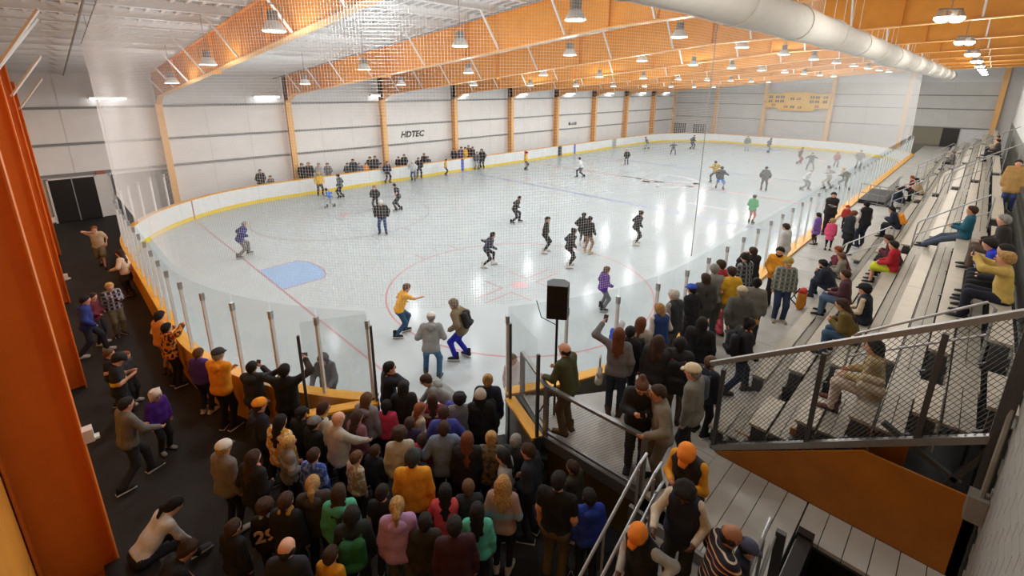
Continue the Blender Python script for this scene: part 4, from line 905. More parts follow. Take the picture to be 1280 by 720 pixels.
    if kw.get('bag'):
        bcx = kw['bag']; p = W(vec(kw.get('bagx', .34), .0, .62)); r = thing('shoulder_bag', tuple(p), kw['bagl'], 'bag'); held.append(r); r.rotation_euler = (0, 0, th)
        V, F = field([(vec(-.1, 0, .06), vec(.1, 0, .06), .07, .07), (vec(-.09, 0, .2), vec(.09, 0, .2), .05, .05)], .026, .02); put('bag_body', qmesh('bag_body', V, F, [cloth(bcx)]), r)
        MB().tube([(-.1, 0, .22), (-.06, .0, .5), (.06, 0, .5), (.1, 0, .22)], .012, 5).build('strap', cloth(bcx), r, off=(0, 0, 0))
    PEOPLE_N += 1
    if not seated: CROWD.append((root, held, .185*s*wd+.01, group))
    return root
# ---- skaters on the ice (pixel of the feet)
p = person; G = 'skaters on the ice'
BK, NV, JN, GY, DG, WH, KH = '17171A', '1C2233', '35506F', '8D8D8B', '3C3D40', 'DAD7D0', '8A7A55'
def ice_p(label, px, py, h, face, pose, top, bot, hair, **kw):
    kw.setdefault('skate', True); return p(label, px, py, 'f0', h, face, pose, top, bot, hair, group=G, **kw)
ice_p('skater in blue plaid jacket and grey trousers leaning forward beside the goal crease', 306, 321, 1.65, 75, 'sk', 'jacket:33408F:plaid:1E2550', 'jeans:77756F', 'gshort', shoes='skate:55524E')
ice_p('child skater in yellow jersey and black trousers at the far left boards', 401, 245, 1.6, 170, 'sg', 'shirt:E8B92C', 'jeans:2A2A2E', 'bshort', hat='cap:E0BC4A')
ice_p('small child skater in blue shirt and pale trousers chasing by far boards', 413, 260, 1.3, -70, 'sk', 'shirt:4A78C0', 'jeans:B9BBBC', 'bshort')
ice_p('skater in dark checked shirt turned away at the far left boards', 427, 248, 1.6, -60, 'sg', 'shirt:55595C:check:2A2C2E', 'jeans:2C2D30', 'kshort')
ice_p('small skater in black half hidden behind the man in plaid jacket', 470, 262, 1.45, 190, 'sg', 'sweater:24262B', 'jeans:2A2C32', 'rshort')
ice_p('heavy man in dark plaid jacket and jeans standing on far faceoff circle', 479, 293, 1.75, 185, 'sg', 'jacket:2E3034:plaid:1A1B1E', 'jeans:2F4A78', 'gshort', wide=1.2, belly=1, hat='cap:D8D8D4')
ice_p('skater in navy shirt bending forward right of the plaid jacket man', 498, 264, 1.7, -80, 'sk2', 'tee:232838', 'jeans:33363C', 'bshort')
ice_p('skater in navy gliding close to the far boards, leftmost of that trio', 484, 229, 1.7, 150, 'sg', 'sweater:2A2E3E', 'jeans:22242B', 'kshort')
ice_p('skater in black at the far boards beside the one in white', 509, 220, 1.7, 175, 'sg', 'jacket:1D1E22', 'jeans:232429', 'kshort')
ice_p('skater in white top and blue jeans at the far boards', 517, 227, 1.7, 190, 'sk2', 'hoodie:C9CDD2', 'jeans:37537F', 'wshort', hat='helmet:E0E0DC')
ice_p('child skater in yellow shirt left of the blue board mark', 557, 220, 1.4, 80, 'sg', 'shirt:E3B132', 'jeans:23242A', 'kshort')
ice_p('skater in grey just right of the blue board mark', 596, 212, 1.6, 160, 'sg', 'jacket:4A4C55', 'jeans:8C9096', 'kshort')
ice_p('tall skater in black long coat right of the blue board mark', 603, 211, 1.8, 200, 'sg', 'coat:1B1B1E', 'jeans:1E1F22', 'kshort', hat='hoodup:1B1B1E')
ice_p('skater in black leaning into a stride right of the seam line, back row', 645, 279, 1.6, 80, 'sk', 'sweater:1C1D22', 'jeans:222636', 'kshort', side=0)
ice_p('girl skater in navy jumper with arms spread and white skates', 611, 333, 1.55, 80, 'sk', 'sweater:2A3146', 'leggings:17181C', 'kshort', shoes='skate:E2E0DC', hands=((-.5, -.25, 1.05), (.3, .3, .85)))
ice_p('girl skater in black with flying ponytail and white skates', 681, 316, 1.65, 95, 'sg', 'sweater:151518', 'leggings:18191C', 'ktail', shoes='skate:E2E0DC', hy=40)
ice_p('girl skater in black bending forward nearest the faceoff spot', 712, 334, 1.65, 60, 'sk2', 'sweater:151518', 'leggings:18191C', 'kbun', shoes='skate:E2E0DC')
ice_p('girl skater in black furthest back of the tight pair', 727, 308, 1.6, 20, 'sk2', 'sweater:17171A', 'leggings:1A1A1D', 'ktail', shoes='skate:E2E0DC')
ice_p('girl skater in black top with bare tan legs in the tight pair', 734, 317, 1.65, 30, 'sg', 'sweater:17171A', 'leggings:9A7458', 'kbun', shoes='skate:C9A98E')
ice_p('girl skater in black alone right of the tight pair', 795, 306, 1.65, 60, 'sk2', 'sweater:151518', 'leggings:18191C', 'kbun', shoes='skate:E2E0DC')
ice_p('girl skater in purple jacket and grey trousers with black skates', 752, 388, 1.5, 60, 'sg', 'hoodie:5A2E8C', 'jeans:73757A', 'nlong', hands=((-.2, .25, .95), (.2, .28, .95)))
ice_p('man skater in yellow tee and jeans reaching an arm out', 503, 419, 1.65, 80, 'pt', 'tee:F0AE22', 'jeans:2F4F6E', 'nshort', skin='f')
ice_p('man skater in grey hoodie, jeans and white cap stooping', 541, 473, 1.75, 8, 'cp', 'hoodie:8E908F', 'jeans:3F6690', 'gshort', hat='cap:DAD7D0', wide=1.15, lean=24, pel=(0, -.05, .87), hands=((-.2, .25, .95), (.2, .25, .95)), shoes='skate:4A4842')
ice_p('man skater in tan jacket and bright blue trousers with backpack', 576, 449, 1.75, -70, 'sk2', 'jacket:7A6A50', 'jeans:1C1FA8', 'gshort', skin='t', pack='1A1A1C', packl='black backpack worn by the skater in the tan jacket', hat='beanie:6E6250', shoes='skate:1B1B1D')
ice_p('skater in white shirt and dark trousers leaning, beyond the blue line', 725, 222, 1.75, -80, 'sk', 'shirt:DADADA', 'jeans:3A3D48', 'kshort', lean=20)
ice_p('skater in yellow shirt near the red centre board mark', 657, 213, 1.65, 90, 'sg', 'shirt:EDB923', 'jeans:3B3C42', 'bshort')
ice_p('child skater in black standing alone on the centre circle edge', 783, 206, 1.45, 190, 'sg', 'jacket:2B2E31', 'jeans:36383D', 'yshort')
ice_p('skater in grey green lunging at the far boards', 808, 187, 1.6, -100, 'sk', 'jacket:6E7468', 'jeans:9DA19C', 'kshort')
ice_p('child skater in grey with arms out near the far end', 841, 194, 1.5, 175, 'sw', 'sweater:5A6068', 'jeans:4A505A', 'nshort')
ice_p('skater in black coat at the far end boards', 865, 187, 1.75, 120, 'sk2', 'coat:2C2D30', 'jeans:3A3B3E', 'kshort')
ice_p('skater in grey green jacket and pale trousers at the far end boards', 933, 189, 1.75, 180, 'sg', 'jacket:6C776A', 'jeans:A9B0AC', 'nshort')
ice_p('skater in slate blue bending sideways at the far end boards', 960, 191, 1.7, 60, 'sk2', 'jacket:5A6272', 'jeans:5C6270', 'kshort')
ice_p('skater in yellow and black jacket leaning left beside the one in blue shorts', 893, 229, 1.75, -30, 'sw', 'jacket:D9B13C:print:2C2C2C', 'jeans:2F3034', 'kshort')
ice_p('skater in black jacket and bright blue shorts with arms spread', 899, 237, 1.7, 10, 'sw', 'jacket:2A2D35', 'shorts:3B7FD0', 'kshort', skin='m')
ice_p('skater in dark grey carrying a helmet right of the blue shorts skater', 954, 239, 1.75, 0, 'sg', 'jacket:474B4C', 'jeans:4A4D50', 'kshort')
ice_p('girl skater in green jacket and pink tights near the glass', 938, 280, 1.55, 20, 'po', 'jacket:3E9E63', 'leggings:C9695F', 'bshort')
ice_p('skater in dark top and red trousers far along the glass', 998, 205, 1.65, 100, 'sw', 'sweater:6A5E62', 'jeans:9A5058', 'kshort')
ice_p('skater in grey with both arms stretched far along the glass', 1012, 213, 1.65, 180, 'sw', 'jacket:6A6C70', 'jeans:74767A', 'kshort')
ice_p('small skater in red jacket near the far end yellow line', 1044, 209, 1.4, 170, 'sg', 'jacket:A86A70', 'jeans:777A80', 'kshort')
ice_p('skater in grey coat near the far right end of the rink', 1072, 211, 1.75, 170, 'sk2', 'jacket:77797C', 'jeans:86888A', 'kshort')
ice_p('skater in white jumper pushing off with arm out near the glass', 1006, 238, 1.7, 80, 'sk', 'sweater:C6C8C8', 'jeans:77797C', 'wshort')
ice_p('skater in white and grey jersey striding near the glass', 1034, 237, 1.75, -60, 'sw', 'shirt:9B9D9F:band:D8D8D6', 'jeans:A9A28F', 'kshort')
ice_p('skater in tan hat bent low close to the glass', 1053, 238, 1.75, -50, 'sk', 'jacket:8E8C84', 'jeans:A5A5A2', 'yshort', hat='cap:C9A83C')
ice_p('girl skater in pale pink jacket by the platform gate post', 664, 466, 1.4, 140, 'st', 'jacket:D9C9CB', 'jeans:C9C2C4', 'nlong', at=(4.55, 1.75, 0), shoes='skate:E2E0DC')
ice_p('person in grey hoodie resting on the boards behind the corner glass', 399, 446, 1.55, 205, 'rt', 'hoodie:5C6068', 'jeans:3A3E4A', 'kshort', at=(1.75, 4.35, 0), hat='hoodup:4A4C50')
ice_p('person in bright blue sweatshirt and white hat on the ice outside the glass', 793, 372, 1.6, 30, 'rt', 'sweater:2448B8', 'jeans:22242A', 'wshort', at=(7.0, .75, 0), hat='beanie:D8DADA', )
# ---- spectators behind the far boards
G2 = 'spectators behind the far boards'
for lab, px, py, top, hair in (('dark coat left of the first orange column', 324, 211, 'coat:33363A', 'kshort'), ('grey seated low by the first orange column', 337, 219, 'jacket:5A5C60', 'kshort'), ('black beside the first orange column', 378, 203, 'jacket:1E1F24', 'kshort'), ('dark top and fair hair right of the first orange column', 384, 201, 'jacket:26272C', 'yshort'), ('slim white shirt alone on the far bench', 398, 203, 'shirt:B9BABA', 'gshort'), ('slim grey jumper alone on the far bench', 409, 203, 'sweater:77797C', 'kshort'),
    ('bulky dark coat, left of the bench group', 434, 203, 'coat:3A4048', 'kshort'), ('slate coat in the bench group', 441, 198, 'coat:39424E', 'kshort'), ('grey coat in the bench group', 449, 203, 'coat:5C646E', 'gshort'), ('orange jacket in the bench group', 457, 203, 'jacket:D98A4A', 'kshort'), ('black behind the orange jacket', 462, 195, 'jacket:2B2C31', 'kshort'), ('dark top left of the second orange column', 468, 194, 'jacket:3A3B42', 'kshort'),
    ('pale top right of the second orange column', 476, 203, 'jacket:A08F86', 'bshort'), ('black hooded coat on the far bench', 498, 195, 'coat:101114', 'kshort'), ('black top among the middle bench', 506, 192, 'jacket:1C1E22', 'kshort'), ('brown jacket leaning on the far boards', 523, 197, 'jacket:6A4A34', 'kshort'), ('navy jacket tall on the far bench', 530, 191, 'jacket:20242E', 'kshort'), ('grey jacket low beside the navy one', 535, 195, 'jacket:40444C', 'kshort'),
    ('navy jumper left of the blue board mark', 567, 185, 'sweater:20232E', 'kshort'), ('purple top behind the blue board mark', 576, 183, 'jacket:5A4668', 'kshort'), ('big yellow jacket behind the boards', 583, 183, 'jacket:F0B91C', 'kshort'), ('black top right of the yellow jacket', 589, 183, 'jacket:1F2024', 'kshort'), ('black cap peering over the yellow jacket', 585, 178, 'jacket:2A2020', 'kshort')):
    pp_ = hit(px, py, 1.66)
    yy = min(max(pp_[1], 26.35), 27.2); xx = CAM[0]+(pp_[0]-CAM[0])*(yy-CAM[1])/(pp_[1]-CAM[1])
    hh = (CAM[2]+(1.66-CAM[2])*(yy-CAM[1])/(pp_[1]-CAM[1])); hh = min(max(hh, 1.35), 1.95)
    p('spectator in '+lab, 0, 0, 'f0', hh, 170+30*math.sin(px), 'po', top, 'jeans:25262A', hair, at=(xx, yy, 0), group=G2)
# ---- corridor on the left
G3 = 'people in the corridor'
def cor_(*a, **k): k.setdefault('group', G3); return p(*a, **k)
cor_('scout leader in tan shirt and khaki shorts walking up the corridor', 130, 333, 'f0', 1.72, 190, 'wk', 'tee:C9AE88', 'shorts:7A6E50', 'rshort', hands=((-.25, .05, .85), (.1, .22, 1.5)), shoes='boot:2A221C')
cor_('woman in pale peach top leaning back on the gold boards', 172, 368, 'f0', 1.65, -60, 'st', 'shirt:E0BFA2', 'skirt:2A2220', 'blong', hands=((-.3, .3, 1.05), (.2, .1, .85)), shoes='boot:5A4A3A')
cor_('blond boy in dark plaid shirt and khaki trousers in the corridor', 151, 418, 'f0', 1.6, 165, 'hu', 'shirt:2B2A3A:plaid:B9B2B4', 'jeans:7E7458', 'lshort', hands=((-.1, .24, 1.15), (.06, .24, 1.25)))
cor_('person in blue hooded jacket and jeans by the orange column', 98, 368, 'h0', 1.7, 100, 'wk', 'hoodie:26367E', 'jeans:2A2E3A', 'kshort', shoes='shoe:C9C9C6')
cor_('child in maroon shirt beside the blue hooded jacket', 111, 366, 'h0', 1.5, 120, 'po', 'shirt:6A1C28', 'jeans:22232A', 'bshort', shoes='shoe:C9C9C6')
cor_('woman in orange vest over white sleeves by the gold boards', 208, 386, 'h0', 1.65, 60, 'po', 'vest:E0954A:E2D8CC', 'jeans:A08468', 'kbob', shoes='boot:5A4A3A')
cor_('woman in orange and black jersey raising an arm at the glass', 222, 399, 'h0', 1.6, 70, 'up', 'jacket:D98428:print:1A1A1C', 'jeans:201C1E', 'kbob')
cor_('boy in black shirt sitting hugging a younger child', 132, 437, 'h0', 1.35, 110, 'po', 'tee:1B1C1F', 'jeans:4A3E2E', 'nshort')
cor_('younger child in grey with white skates in the boy\'s arms', 152, 440, 'h0', 1.25, 130, 'st', 'sweater:3A3A3E', 'jeans:2A2A30', 'rlong', shoes='shoe:D0D0CE')
cor_('man in black cap and black tee with yellow print', 110, 477, 'h0', 1.7, 100, 'dn', 'tee:18181A:band:D8C83A', 'jeans:22242C', 'kshort', hat='cap:1A1A1E', at=(-1.35, 6.9, 0))
cor_('broad man in grey sweater seen from the side in the corridor', 146, 497, 'h0', 1.72, 75, 'wk', 'sweater:6E6A62', 'jeans:2E2E32', 'kshort', wide=1.2, hands=((-.2, .3, .9), (.25, .42, .95)))
cor_('girl in purple jacket and white animal hat', 190, 487, 'h0', 1.35, 150, 'st', 'jacket:4E1C86', 'jeans:1E2024', 'bshort', hat='ears:D9C9BE', shoes='boot:8E8E8C')
cor_('person in white long sleeves lacing a skate on the corridor bench', 172, 618, 'h0', 1.65, 80, 'lc', 'shirt:D5CFC6', 'jeans:232732', 'ktail', at=(-1.62, 2.75, 0), shoes='skate:4A5058', seat=.45)
cor_('woman in black tee bent over on the corridor bench', 180, 650, 'h0', 1.7, 85, 'lc', 'tee:131316', 'jeans:1C1C20', 'bbun', at=(-1.66, 1.85, 0), shoes='skate:B9B4AC', seat=.45, skin='t')
# ---- crowd at the gate on the rubber floor (pixel of the head top)
G4 = 'crowd waiting at the rink gate'
def cw(label, px, py, h, face, pose, top, bot, hair, z=0, **kw): return p(label, px, py, 'h%g' % z, h, face, pose, top, bot, hair, group=G4, **kw)
cw('man in orange hoodie and dark cap with folded arms at the boards', 268, 437, 1.8, 45, 'cr', 'hoodie:F09A1C', 'jeans:15161A', 'gshort', hat='cap:3A3634', wide=1.1)
cw('boy in purple shirt against the boards beside the orange hoodie', 256, 432, 1.5, 40, 'st', 'shirt:4A2E86', 'jeans:1C1E28', 'nshort', shoes='shoe:D0D0CE')
cw('woman in charcoal hoodie with black bun holding a phone up', 318, 449, 1.68, 30, 'ph', 'hoodie:2E2F33', 'jeans:1A1B20', 'kshort', phone=1, pl='woman in the charcoal hoodie', hat=None)
cw('large man in black sweater filming over the boards', 353, 456, 1.82, 25, 'up', 'sweater:121316', 'jeans:1B1E28', 'kshort', wide=1.2, phone=1, land=1, pl='large man in the black sweater')
cw('man in navy jacket and orange cap with a dark brim', 318, 500, 1.72, 70, 'po', 'jacket:171C2C', 'jeans:14151A', 'bshort', hat='cap:F09420:2A2A2C', hood='222836')
cw('woman with long black hair in yellow and white print jacket', 345, 521, 1.65, 50, 'st', 'jacket:D99A20:print:E8DCC0', 'jeans:17171B', 'klong')
cw('blond boy in light grey sweatshirt with white print', 355, 547, 1.5, 75, 'po', 'sweater:8E8C88:band:C9C9C6', 'jeans:1A1B20', 'lshort')
cw('child in grey cap and black top', 388, 524, 1.5, 60, 'st', 'jacket:15161A', 'jeans:17181C', 'kshort', hat='cap:77797A:1A1A1C')
cw('girl in white and yellow top with brown hair by the glass post', 396, 505, 1.5, 80, 'po', 'sweater:D9D4C8', 'jeans:1E2026', 'bbob', scarf='F0B028')
cw('child in shiny black cap behind the man in black sweater', 376, 512, 1.45, 40, 'st', 'jacket:1A1B1F', 'jeans:1A1B1F', 'kshort', hat='cap:0E0E10')
cw('bald man in pale grey jumper reaching a hand out', 425, 510, 1.75, 65, 'st', 'sweater:B9B2A6', 'jeans:232731', 'gnone', hands=((-.25, .05, .85), (.18, .5, 1.0)), wide=1.12, skin='f', belly=1)
cw('girl with dark hair in mauve sweater beside the bald man', 440, 516, 1.5, 50, 'st', 'sweater:8C5A66', 'jeans:17181C', 'blong')
cw('woman with long brown hair in grey hooded top', 452, 498, 1.6, 35, 'st', 'hoodie:8A868C', 'jeans:1A1B20', 'nlong')
cw('girl in bright pink shirt with black hair', 479, 503, 1.4, 20, 'st', 'shirt:D8426A', 'jeans:1C1D24', 'kbob')
cw('man in navy jacket and orange shirt talking at the gate post', 482, 452, 1.78, 80, 'ear', 'jacket:171C28', 'jeans:1E222C', 'kshort', scarf='C9701C', hands=((-.05, .28, 1.15), (.1, .2, 1.5)))
cw('woman in black jacket with long dark hair at the gate', 503, 478, 1.65, 10, 'st', 'jacket:121316', 'jeans:17181C', 'klong')
cw('man in grey hoodie bending down at the gate opening', 552, 463, 1.75, -80, 'be', 'hoodie:8F908E', 'jeans:3A3E48', 'bbuzz', at=(3.0, 2.1, 0), lean=48, wide=1.1)
cw('girl with copper hair in cream cardigan', 521, 505, 1.45, 70, 'po', 'sweater:C9BEA8', 'jeans:3A4A86', 'rlong')
cw('girl with long brown hair in red and cream jacket', 542, 494, 1.45, 5, 'st', 'jacket:8C2430:band:D8C8A8', 'jeans:1C1D22', 'blong')
cw('child in purple hood leaning against the bending man', 560, 504, 1.2, 10, 'st', 'hoodie:4A4AA8', 'jeans:1C1D22', 'bshort', hat='hoodup:4A48A6')
cw('person with black curly hair in grey jacket', 577, 493, 1.6, 0, 'st', 'jacket:77797A', 'jeans:1A1B1F', 'kcurly')
cw('woman with fair bun in dark navy coat at the right gate leaf', 609, 470, 1.72, 5, 'st', 'coat:1E2436', 'jeans:15161A', 'ybun', pack='101114', packl='large black backpack on the woman in the navy coat')
cw('person in cream knit beanie and black coat', 598, 489, 1.65, 0, 'st', 'coat:17181A', 'jeans:15161A', 'klong', hat='beanie:B9B2A4')
cw('man in blue hooded top with brown hair in the crowd', 554, 510, 1.7, 5, 'st', 'hoodie:3A429A', 'jeans:1E222C', 'bshort', hands=((-.25, .2, 1.0), (.3, .3, 1.05)))
cw('man in pale denim jacket with arms raised in the crowd', 554, 529, 1.72, 5, 'ph', 'jacket:6E8098', 'jeans:1E222E', 'bshort', hands=((-.2, .25, 1.2), (.22, .25, 1.2)))
cw('boy in dark purple jacket left of the copper haired girl', 511, 525, 1.4, 10, 'st', 'jacket:2C2440', 'jeans:15161A', 'bshort')
cw('woman with curly brown hair and cream top seen from behind', 499, 537, 1.62, 5, 'st', 'sweater:BDB5A2', 'jeans:3A3D44', 'bcurly')
cw('child in charcoal beanie behind the cream top', 518, 566, 1.35, 20, 'st', 'jacket:33353A', 'jeans:17181C', 'kshort', hat='beanie:3A3D40', z=0)
cw('child in red jacket before the denim jacket', 526, 545, 1.35, 30, 'st', 'jacket:A0242E', 'jeans:1C1E2E', 'bshort')
cw('man in mustard orange sweater and dark beanie', 514, 567, 1.78, 12, 'st', 'sweater:E09A1E', 'jeans:1C1E24', 'bshort', hat='beanie:2E3030', wide=1.12)
cw('woman with long auburn hair and black coat', 587, 543, 1.65, 5, 'st', 'coat:17171A', 'jeans:17171A', 'along')
cw('woman with fair topknot in camouflage jacket', 610, 543, 1.62, 5, 'po', 'jacket:6E6248:print:3E3A2E', 'jeans:17171A', 'ybun')
cw('woman with long black hair in grey top facing left', 636, 561, 1.62, -80, 'st', 'jacket:9B9C9E', 'jeans:1A1B1F', 'klong', hood=None)
cw('man in charcoal navy jacket facing left by the platform', 663, 555, 1.72, -70, 'po', 'jacket:1E242E', 'jeans:22242A', 'bshort')
cw('person with short grey hair at the right gate leaf', 643, 546, 1.5, 20, 'st', 'jacket:2A2C30', 'jeans:1A1B1F', 'gshort')
cw('woman with curly fair hair in dusty pink sweater', 628, 599, 1.62, 10, 'po', 'sweater:A88A80:band:7E98A8', 'leggings:1A1B20', 'ywavy', shoes='boot:C9C4BC')
cw('large man in black tee and khaki trousers under the platform edge', 697, 594, 1.8, 15, 'st', 'tee:0F1013', 'jeans:5E5238', 'kbuzz', wide=1.25, belly=1, skin='f')
cw('girl with long black hair in mint sweater', 596, 634, 1.5, 5, 'st', 'sweater:5CC4AC', 'jeans:17181E', 'klong')
cw('man in dark maroon sweater at the bottom of the crowd', 568, 652, 1.72, 0, 'st', 'sweater:3A1420', 'jeans:15161A', 'kshort', wide=1.1)
cw('woman with fair ponytail in lilac hoodie', 495, 627, 1.68, 8, 'st', 'hoodie:B48CB4', 'jeans:55503C', 'ytail')
cw('person in brown jacket right of the lilac hoodie', 530, 648, 1.5, 10, 'st', 'jacket:2A241C', 'jeans:22242A', 'kshort')
cw('girl with black hair in coral jacket', 557, 611, 1.45, 5, 'rt', 'jacket:E0555E', 'jeans:1C1D22', 'klong')
cw('child with fair brown hair in charcoal jacket', 584, 605, 1.45, 0, 'st', 'jacket:26292E', 'jeans:1C1D22', 'nshort')
cw('boy with black hair in black tee', 475, 611, 1.5, 25, 'st', 'tee:131418', 'jeans:1E222C', 'kshort')
cw('child with brown hair in tan and white top', 441, 567, 1.35, 60, 'st', 'sweater:A88C70:print:D8D0C4', 'jeans:2A2622', 'nshort')
cw('child in dark blue below the bald man\'s hand', 466, 560, 1.25, 40, 'st', 'jacket:1C2436', 'jeans:17181C', 'bshort')
cw('woman with long brown hair in mint green hoodie', 421, 610, 1.6, 15, 'st', 'hoodie:52B090', 'jeans:3E4A50', 'blong')
cw('person with black hair in dark green jacket', 438, 638, 1.6, 10, 'st', 'jacket:1F2826', 'jeans:1C1F24', 'kbob', pack='1E5A2E', packl='green backpack on the person in the dark green jacket')
cw('woman with fair ponytail in brown hooded top', 385, 601, 1.65, 15, 'st', 'hoodie:40362E', 'jeans:1E222C', 'ytail')
cw('boy in blue tie dye shirt', 388, 564, 1.5, 40, 'st', 'shirt:3450B0:print:7E98D8', 'jeans:1C1D22', 'bshort')
cw('boy with dark hair in black sweatshirt with yellow collar', 355, 619, 1.6, 35, 'st', 'sweater:131316', 'jeans:17181C', 'bshort', scarf='B9882A')
jb29 = cw('boy with curly hair in dark number 29 jersey', 330, 629, 1.4, 15, 'st', 'shirt:241C1E', 'jeans:1C1E24', 'bcurly', scarf='9AB4D0')
t29 = text('jersey_number', '29', .26, (0, -.152, 1.0), (math.pi/2, 0, 0), mat('number_tan', 'C9A88C', .7), jb29)
cw('balding man in dark jacket at the bottom edge', 353, 680, 1.72, 30, 'st', 'jacket:1A1A1E', 'jeans:17181C', 'kbald', skin='f')
cw('woman in white cap and grey jacket with black leggings', 273, 554, 1.65, 60, 'st', 'jacket:77706A', 'leggings:15161A', 'yshort', hat='cap:D8D0C4:4A3A30', shoes='boot:B9B9B8')
cw('woman in black jacket with coral scarf', 310, 566, 1.66, 55, 'po', 'jacket:121316', 'jeans:15161A', 'blong', scarf='E08A70')
cw('child with brown hair in yellow shirt at the bottom edge', 409, 690, 1.4, 40, 'st', 'shirt:D99A20', 'jeans:1C1D22', 'bshort')
cw('person in bright blue hoodie beneath the stair rail', 762, 655, 1.55, -20, 'st', 'hoodie:1F3AA0', 'jeans:15161A', 'kshort', at=(2.75, -1.55, 0))
cw('child with brown hair in the shade under the platform', 728, 612, 1.4, -60, 'st', 'jacket:3A3420', 'jeans:1A1A1C', 'bshort', at=(3.15, -1.0, 0))
cw('child in dark coat at the left bottom of the crowd', 285, 655, 1.4, 60, 'st', 'coat:0F1014', 'jeans:121317', 'bshort')
# ---- on the raised platform and walkway
G5 = 'spectators on the walkway'
def wk(label, px, py, mode, h, face, pose, top, bot, hair, **kw): return p(label, px, py, mode, h, face, pose, top, bot, hair, group=kw.pop('group', G5), **kw)
wk('balding man in olive sweater leaning on the platform rail', 700, 545, 'f1', 1.72, -55, 'rt', 'sweater:4A4A2C', 'jeans:5A4426', 'kbald', wide=1.15, hands=((-.2, .38, 1.0), (.2, .4, 1.02)), shoes='boot:6A4A22', hp=-8)
wk('woman with long red brown hair filming, grey sweater', 747, 499, 'f1', 1.72, 5, 'pl', 'sweater:77767A', 'jeans:232B40', 'along', hands=((-.34, .22, 1.74), (.25, .05, .85)), phone=-1, pl='woman in the grey sweater by the glass', bag='B9B4A8', bagl='striped grey bag hanging from the filming woman', bagx=-.3, shoes='boot:4A3428', scarf='8A7048')
wk('person in black jacket beside the filming woman', 768, 405, 'h1', 1.6, 20, 'st', 'jacket:15161A', 'jeans:1E2536', 'kshort')
wk('woman with long auburn hair and pale coat with a black backpack', 796, 396, 'h1', 1.65, 15, 'st', 'coat:A8A296', 'jeans:1C2232', 'along', pack='19191B', packl='black backpack slung over the pale coat')
wk('woman with fair hair in royal blue vest and white sleeves', 809, 373, 'h1', 1.66, -40, 'po', 'vest:24407E:D0C8BC', 'jeans:8A8578', 'ybob')
wk('grey haired man in charcoal vest and grey tee', 836, 358, 'h1', 1.78, -55, 'st', 'vest:33353A:9A978E', 'jeans:5A5850', 'wshort', belly=1)
wk('boy in bright blue cap and black hoodie', 862, 354, 'h1', 1.6, -50, 'po', 'jacket:1B1C22', 'jeans:1C1E28', 'kshort', hat='cap:2E50B8')
wk('woman with long dark hair in charcoal cardigan facing the ice', 880, 341, 'h1', 1.68, -20, 'st', 'coat:4A4844', 'jeans:1C1C20', 'blong')
wk('woman with long black hair in black puffer coat', 878, 397, 'h1', 1.68, 10, 'st', 'coat:111216', 'jeans:15161A', 'klong', wide=1.15)
wk('bald man in grey tee at the glass', 878, 325, 'h1', 1.8, -10, 'st', 'tee:8C8A86', 'jeans:4A4A48', 'gbuzz', skin='f')
wk('man in red shirt looking along the glass', 899, 325, 'h1', 1.78, -40, 'po', 'shirt:A02A34', 'jeans:6A5A48', 'bshort')
wk('man in yellow shirt and grey trousers at the glass', 910, 331, 'h1', 1.76, -30, 'po', 'tee:E0AE2A', 'jeans:8A7E6C', 'bshort')
wk('woman in black and white plaid shirt holding a phone', 936, 316, 'h1', 1.68, -50, 'dn', 'shirt:2A2B2E:plaid:8E9092', 'jeans:2A2C32', 'kbob', phone=1, pl='woman in the plaid shirt')
wk('woman with dark hair behind the plaid shirt', 944, 309, 'h1', 1.66, -40, 'ph', 'jacket:1F2024', 'jeans:1C1D22', 'bbob')
wk('man in pale cap and charcoal jacket walking with bags', 930, 357, 'h1', 1.75, -10, 'wk', 'jacket:55544E', 'jeans:6E6C68', 'gshort', hat='cap:C9B89A', bag='C94A5A', bagl='pink patterned bag carried by the man in pale cap', bagx=-.36)
wk('woman with bun in grey top and tan waist bag', 947, 348, 'h1', 1.66, 0, 'st', 'sweater:77746A', 'jeans:1E2636', 'kbun', bag='A87A3A', bagl='tan leather bag at the back of the grey top', bagx=.1)
wk('man in green plaid flannel shirt, cap and jeans', 972, 401, 'f1', 1.75, 165, 'st', 'shirt:5A6258:plaid:A8AAA0', 'jeans:2B3A58', 'gshort', hat='cap:A08A40', shoes='shoe:9A8A74')
wk('bearded man in orange zip jacket behind the flannel shirt', 977, 307, 'h1', 1.76, 190, 'po', 'jacket:F0A024', 'jeans:2A2C30', 'kshort', beard='b')
wk('woman in white coat with brown hair by the glass', 986, 279, 'h1', 1.7, -70, 'st', 'coat:C9C8C4', 'jeans:6A6A70', 'bshort')
wk('person in dark grey coat with brown hair in the platform crowd', 825, 420, 'h1', 1.66, 20, 'st', 'coat:2A2A2C', 'jeans:1E2026', 'bwavy')
wk('person in black coat with a black and red backpack', 849, 422, 'h1', 1.68, 0, 'st', 'coat:1F2022', 'jeans:5A5048', 'kbob', pack='151517', strap='B02438', packl='black backpack with red straps on the platform')
wk('woman in black fleece with glasses looking at her phone', 803, 466, 'h1', 1.7, 175, 'dn', 'jacket:232427', 'jeans:131418', 'nbun', phone=-1, pl='woman in the black fleece', shoes='boot:1A1A1C')
wk('man in beige cap and grey jacket on the platform', 873, 456, 'h1', 1.78, -75, 'st', 'jacket:7E7B72', 'jeans:22242C', 'gshort', hat='cap:D6C6A2')
wk('man in beige jacket leaning on the rail with raised hand', 834, 510, 'h1', 1.72, -110, 'wv', 'jacket:807A6C', 'jeans:6A6458', 'bshort', skin='t', at=(4.05, -1.85, 1.0))
wk('man in orange cap and yellow shirt with dark vest', 866, 548, 'h1', 1.72, 200, 'dn', 'vest:2A2420:E09A24', 'jeans:2A2A2C', 'gshort', hat='cap:F08A2A', skin='m', hp=45)
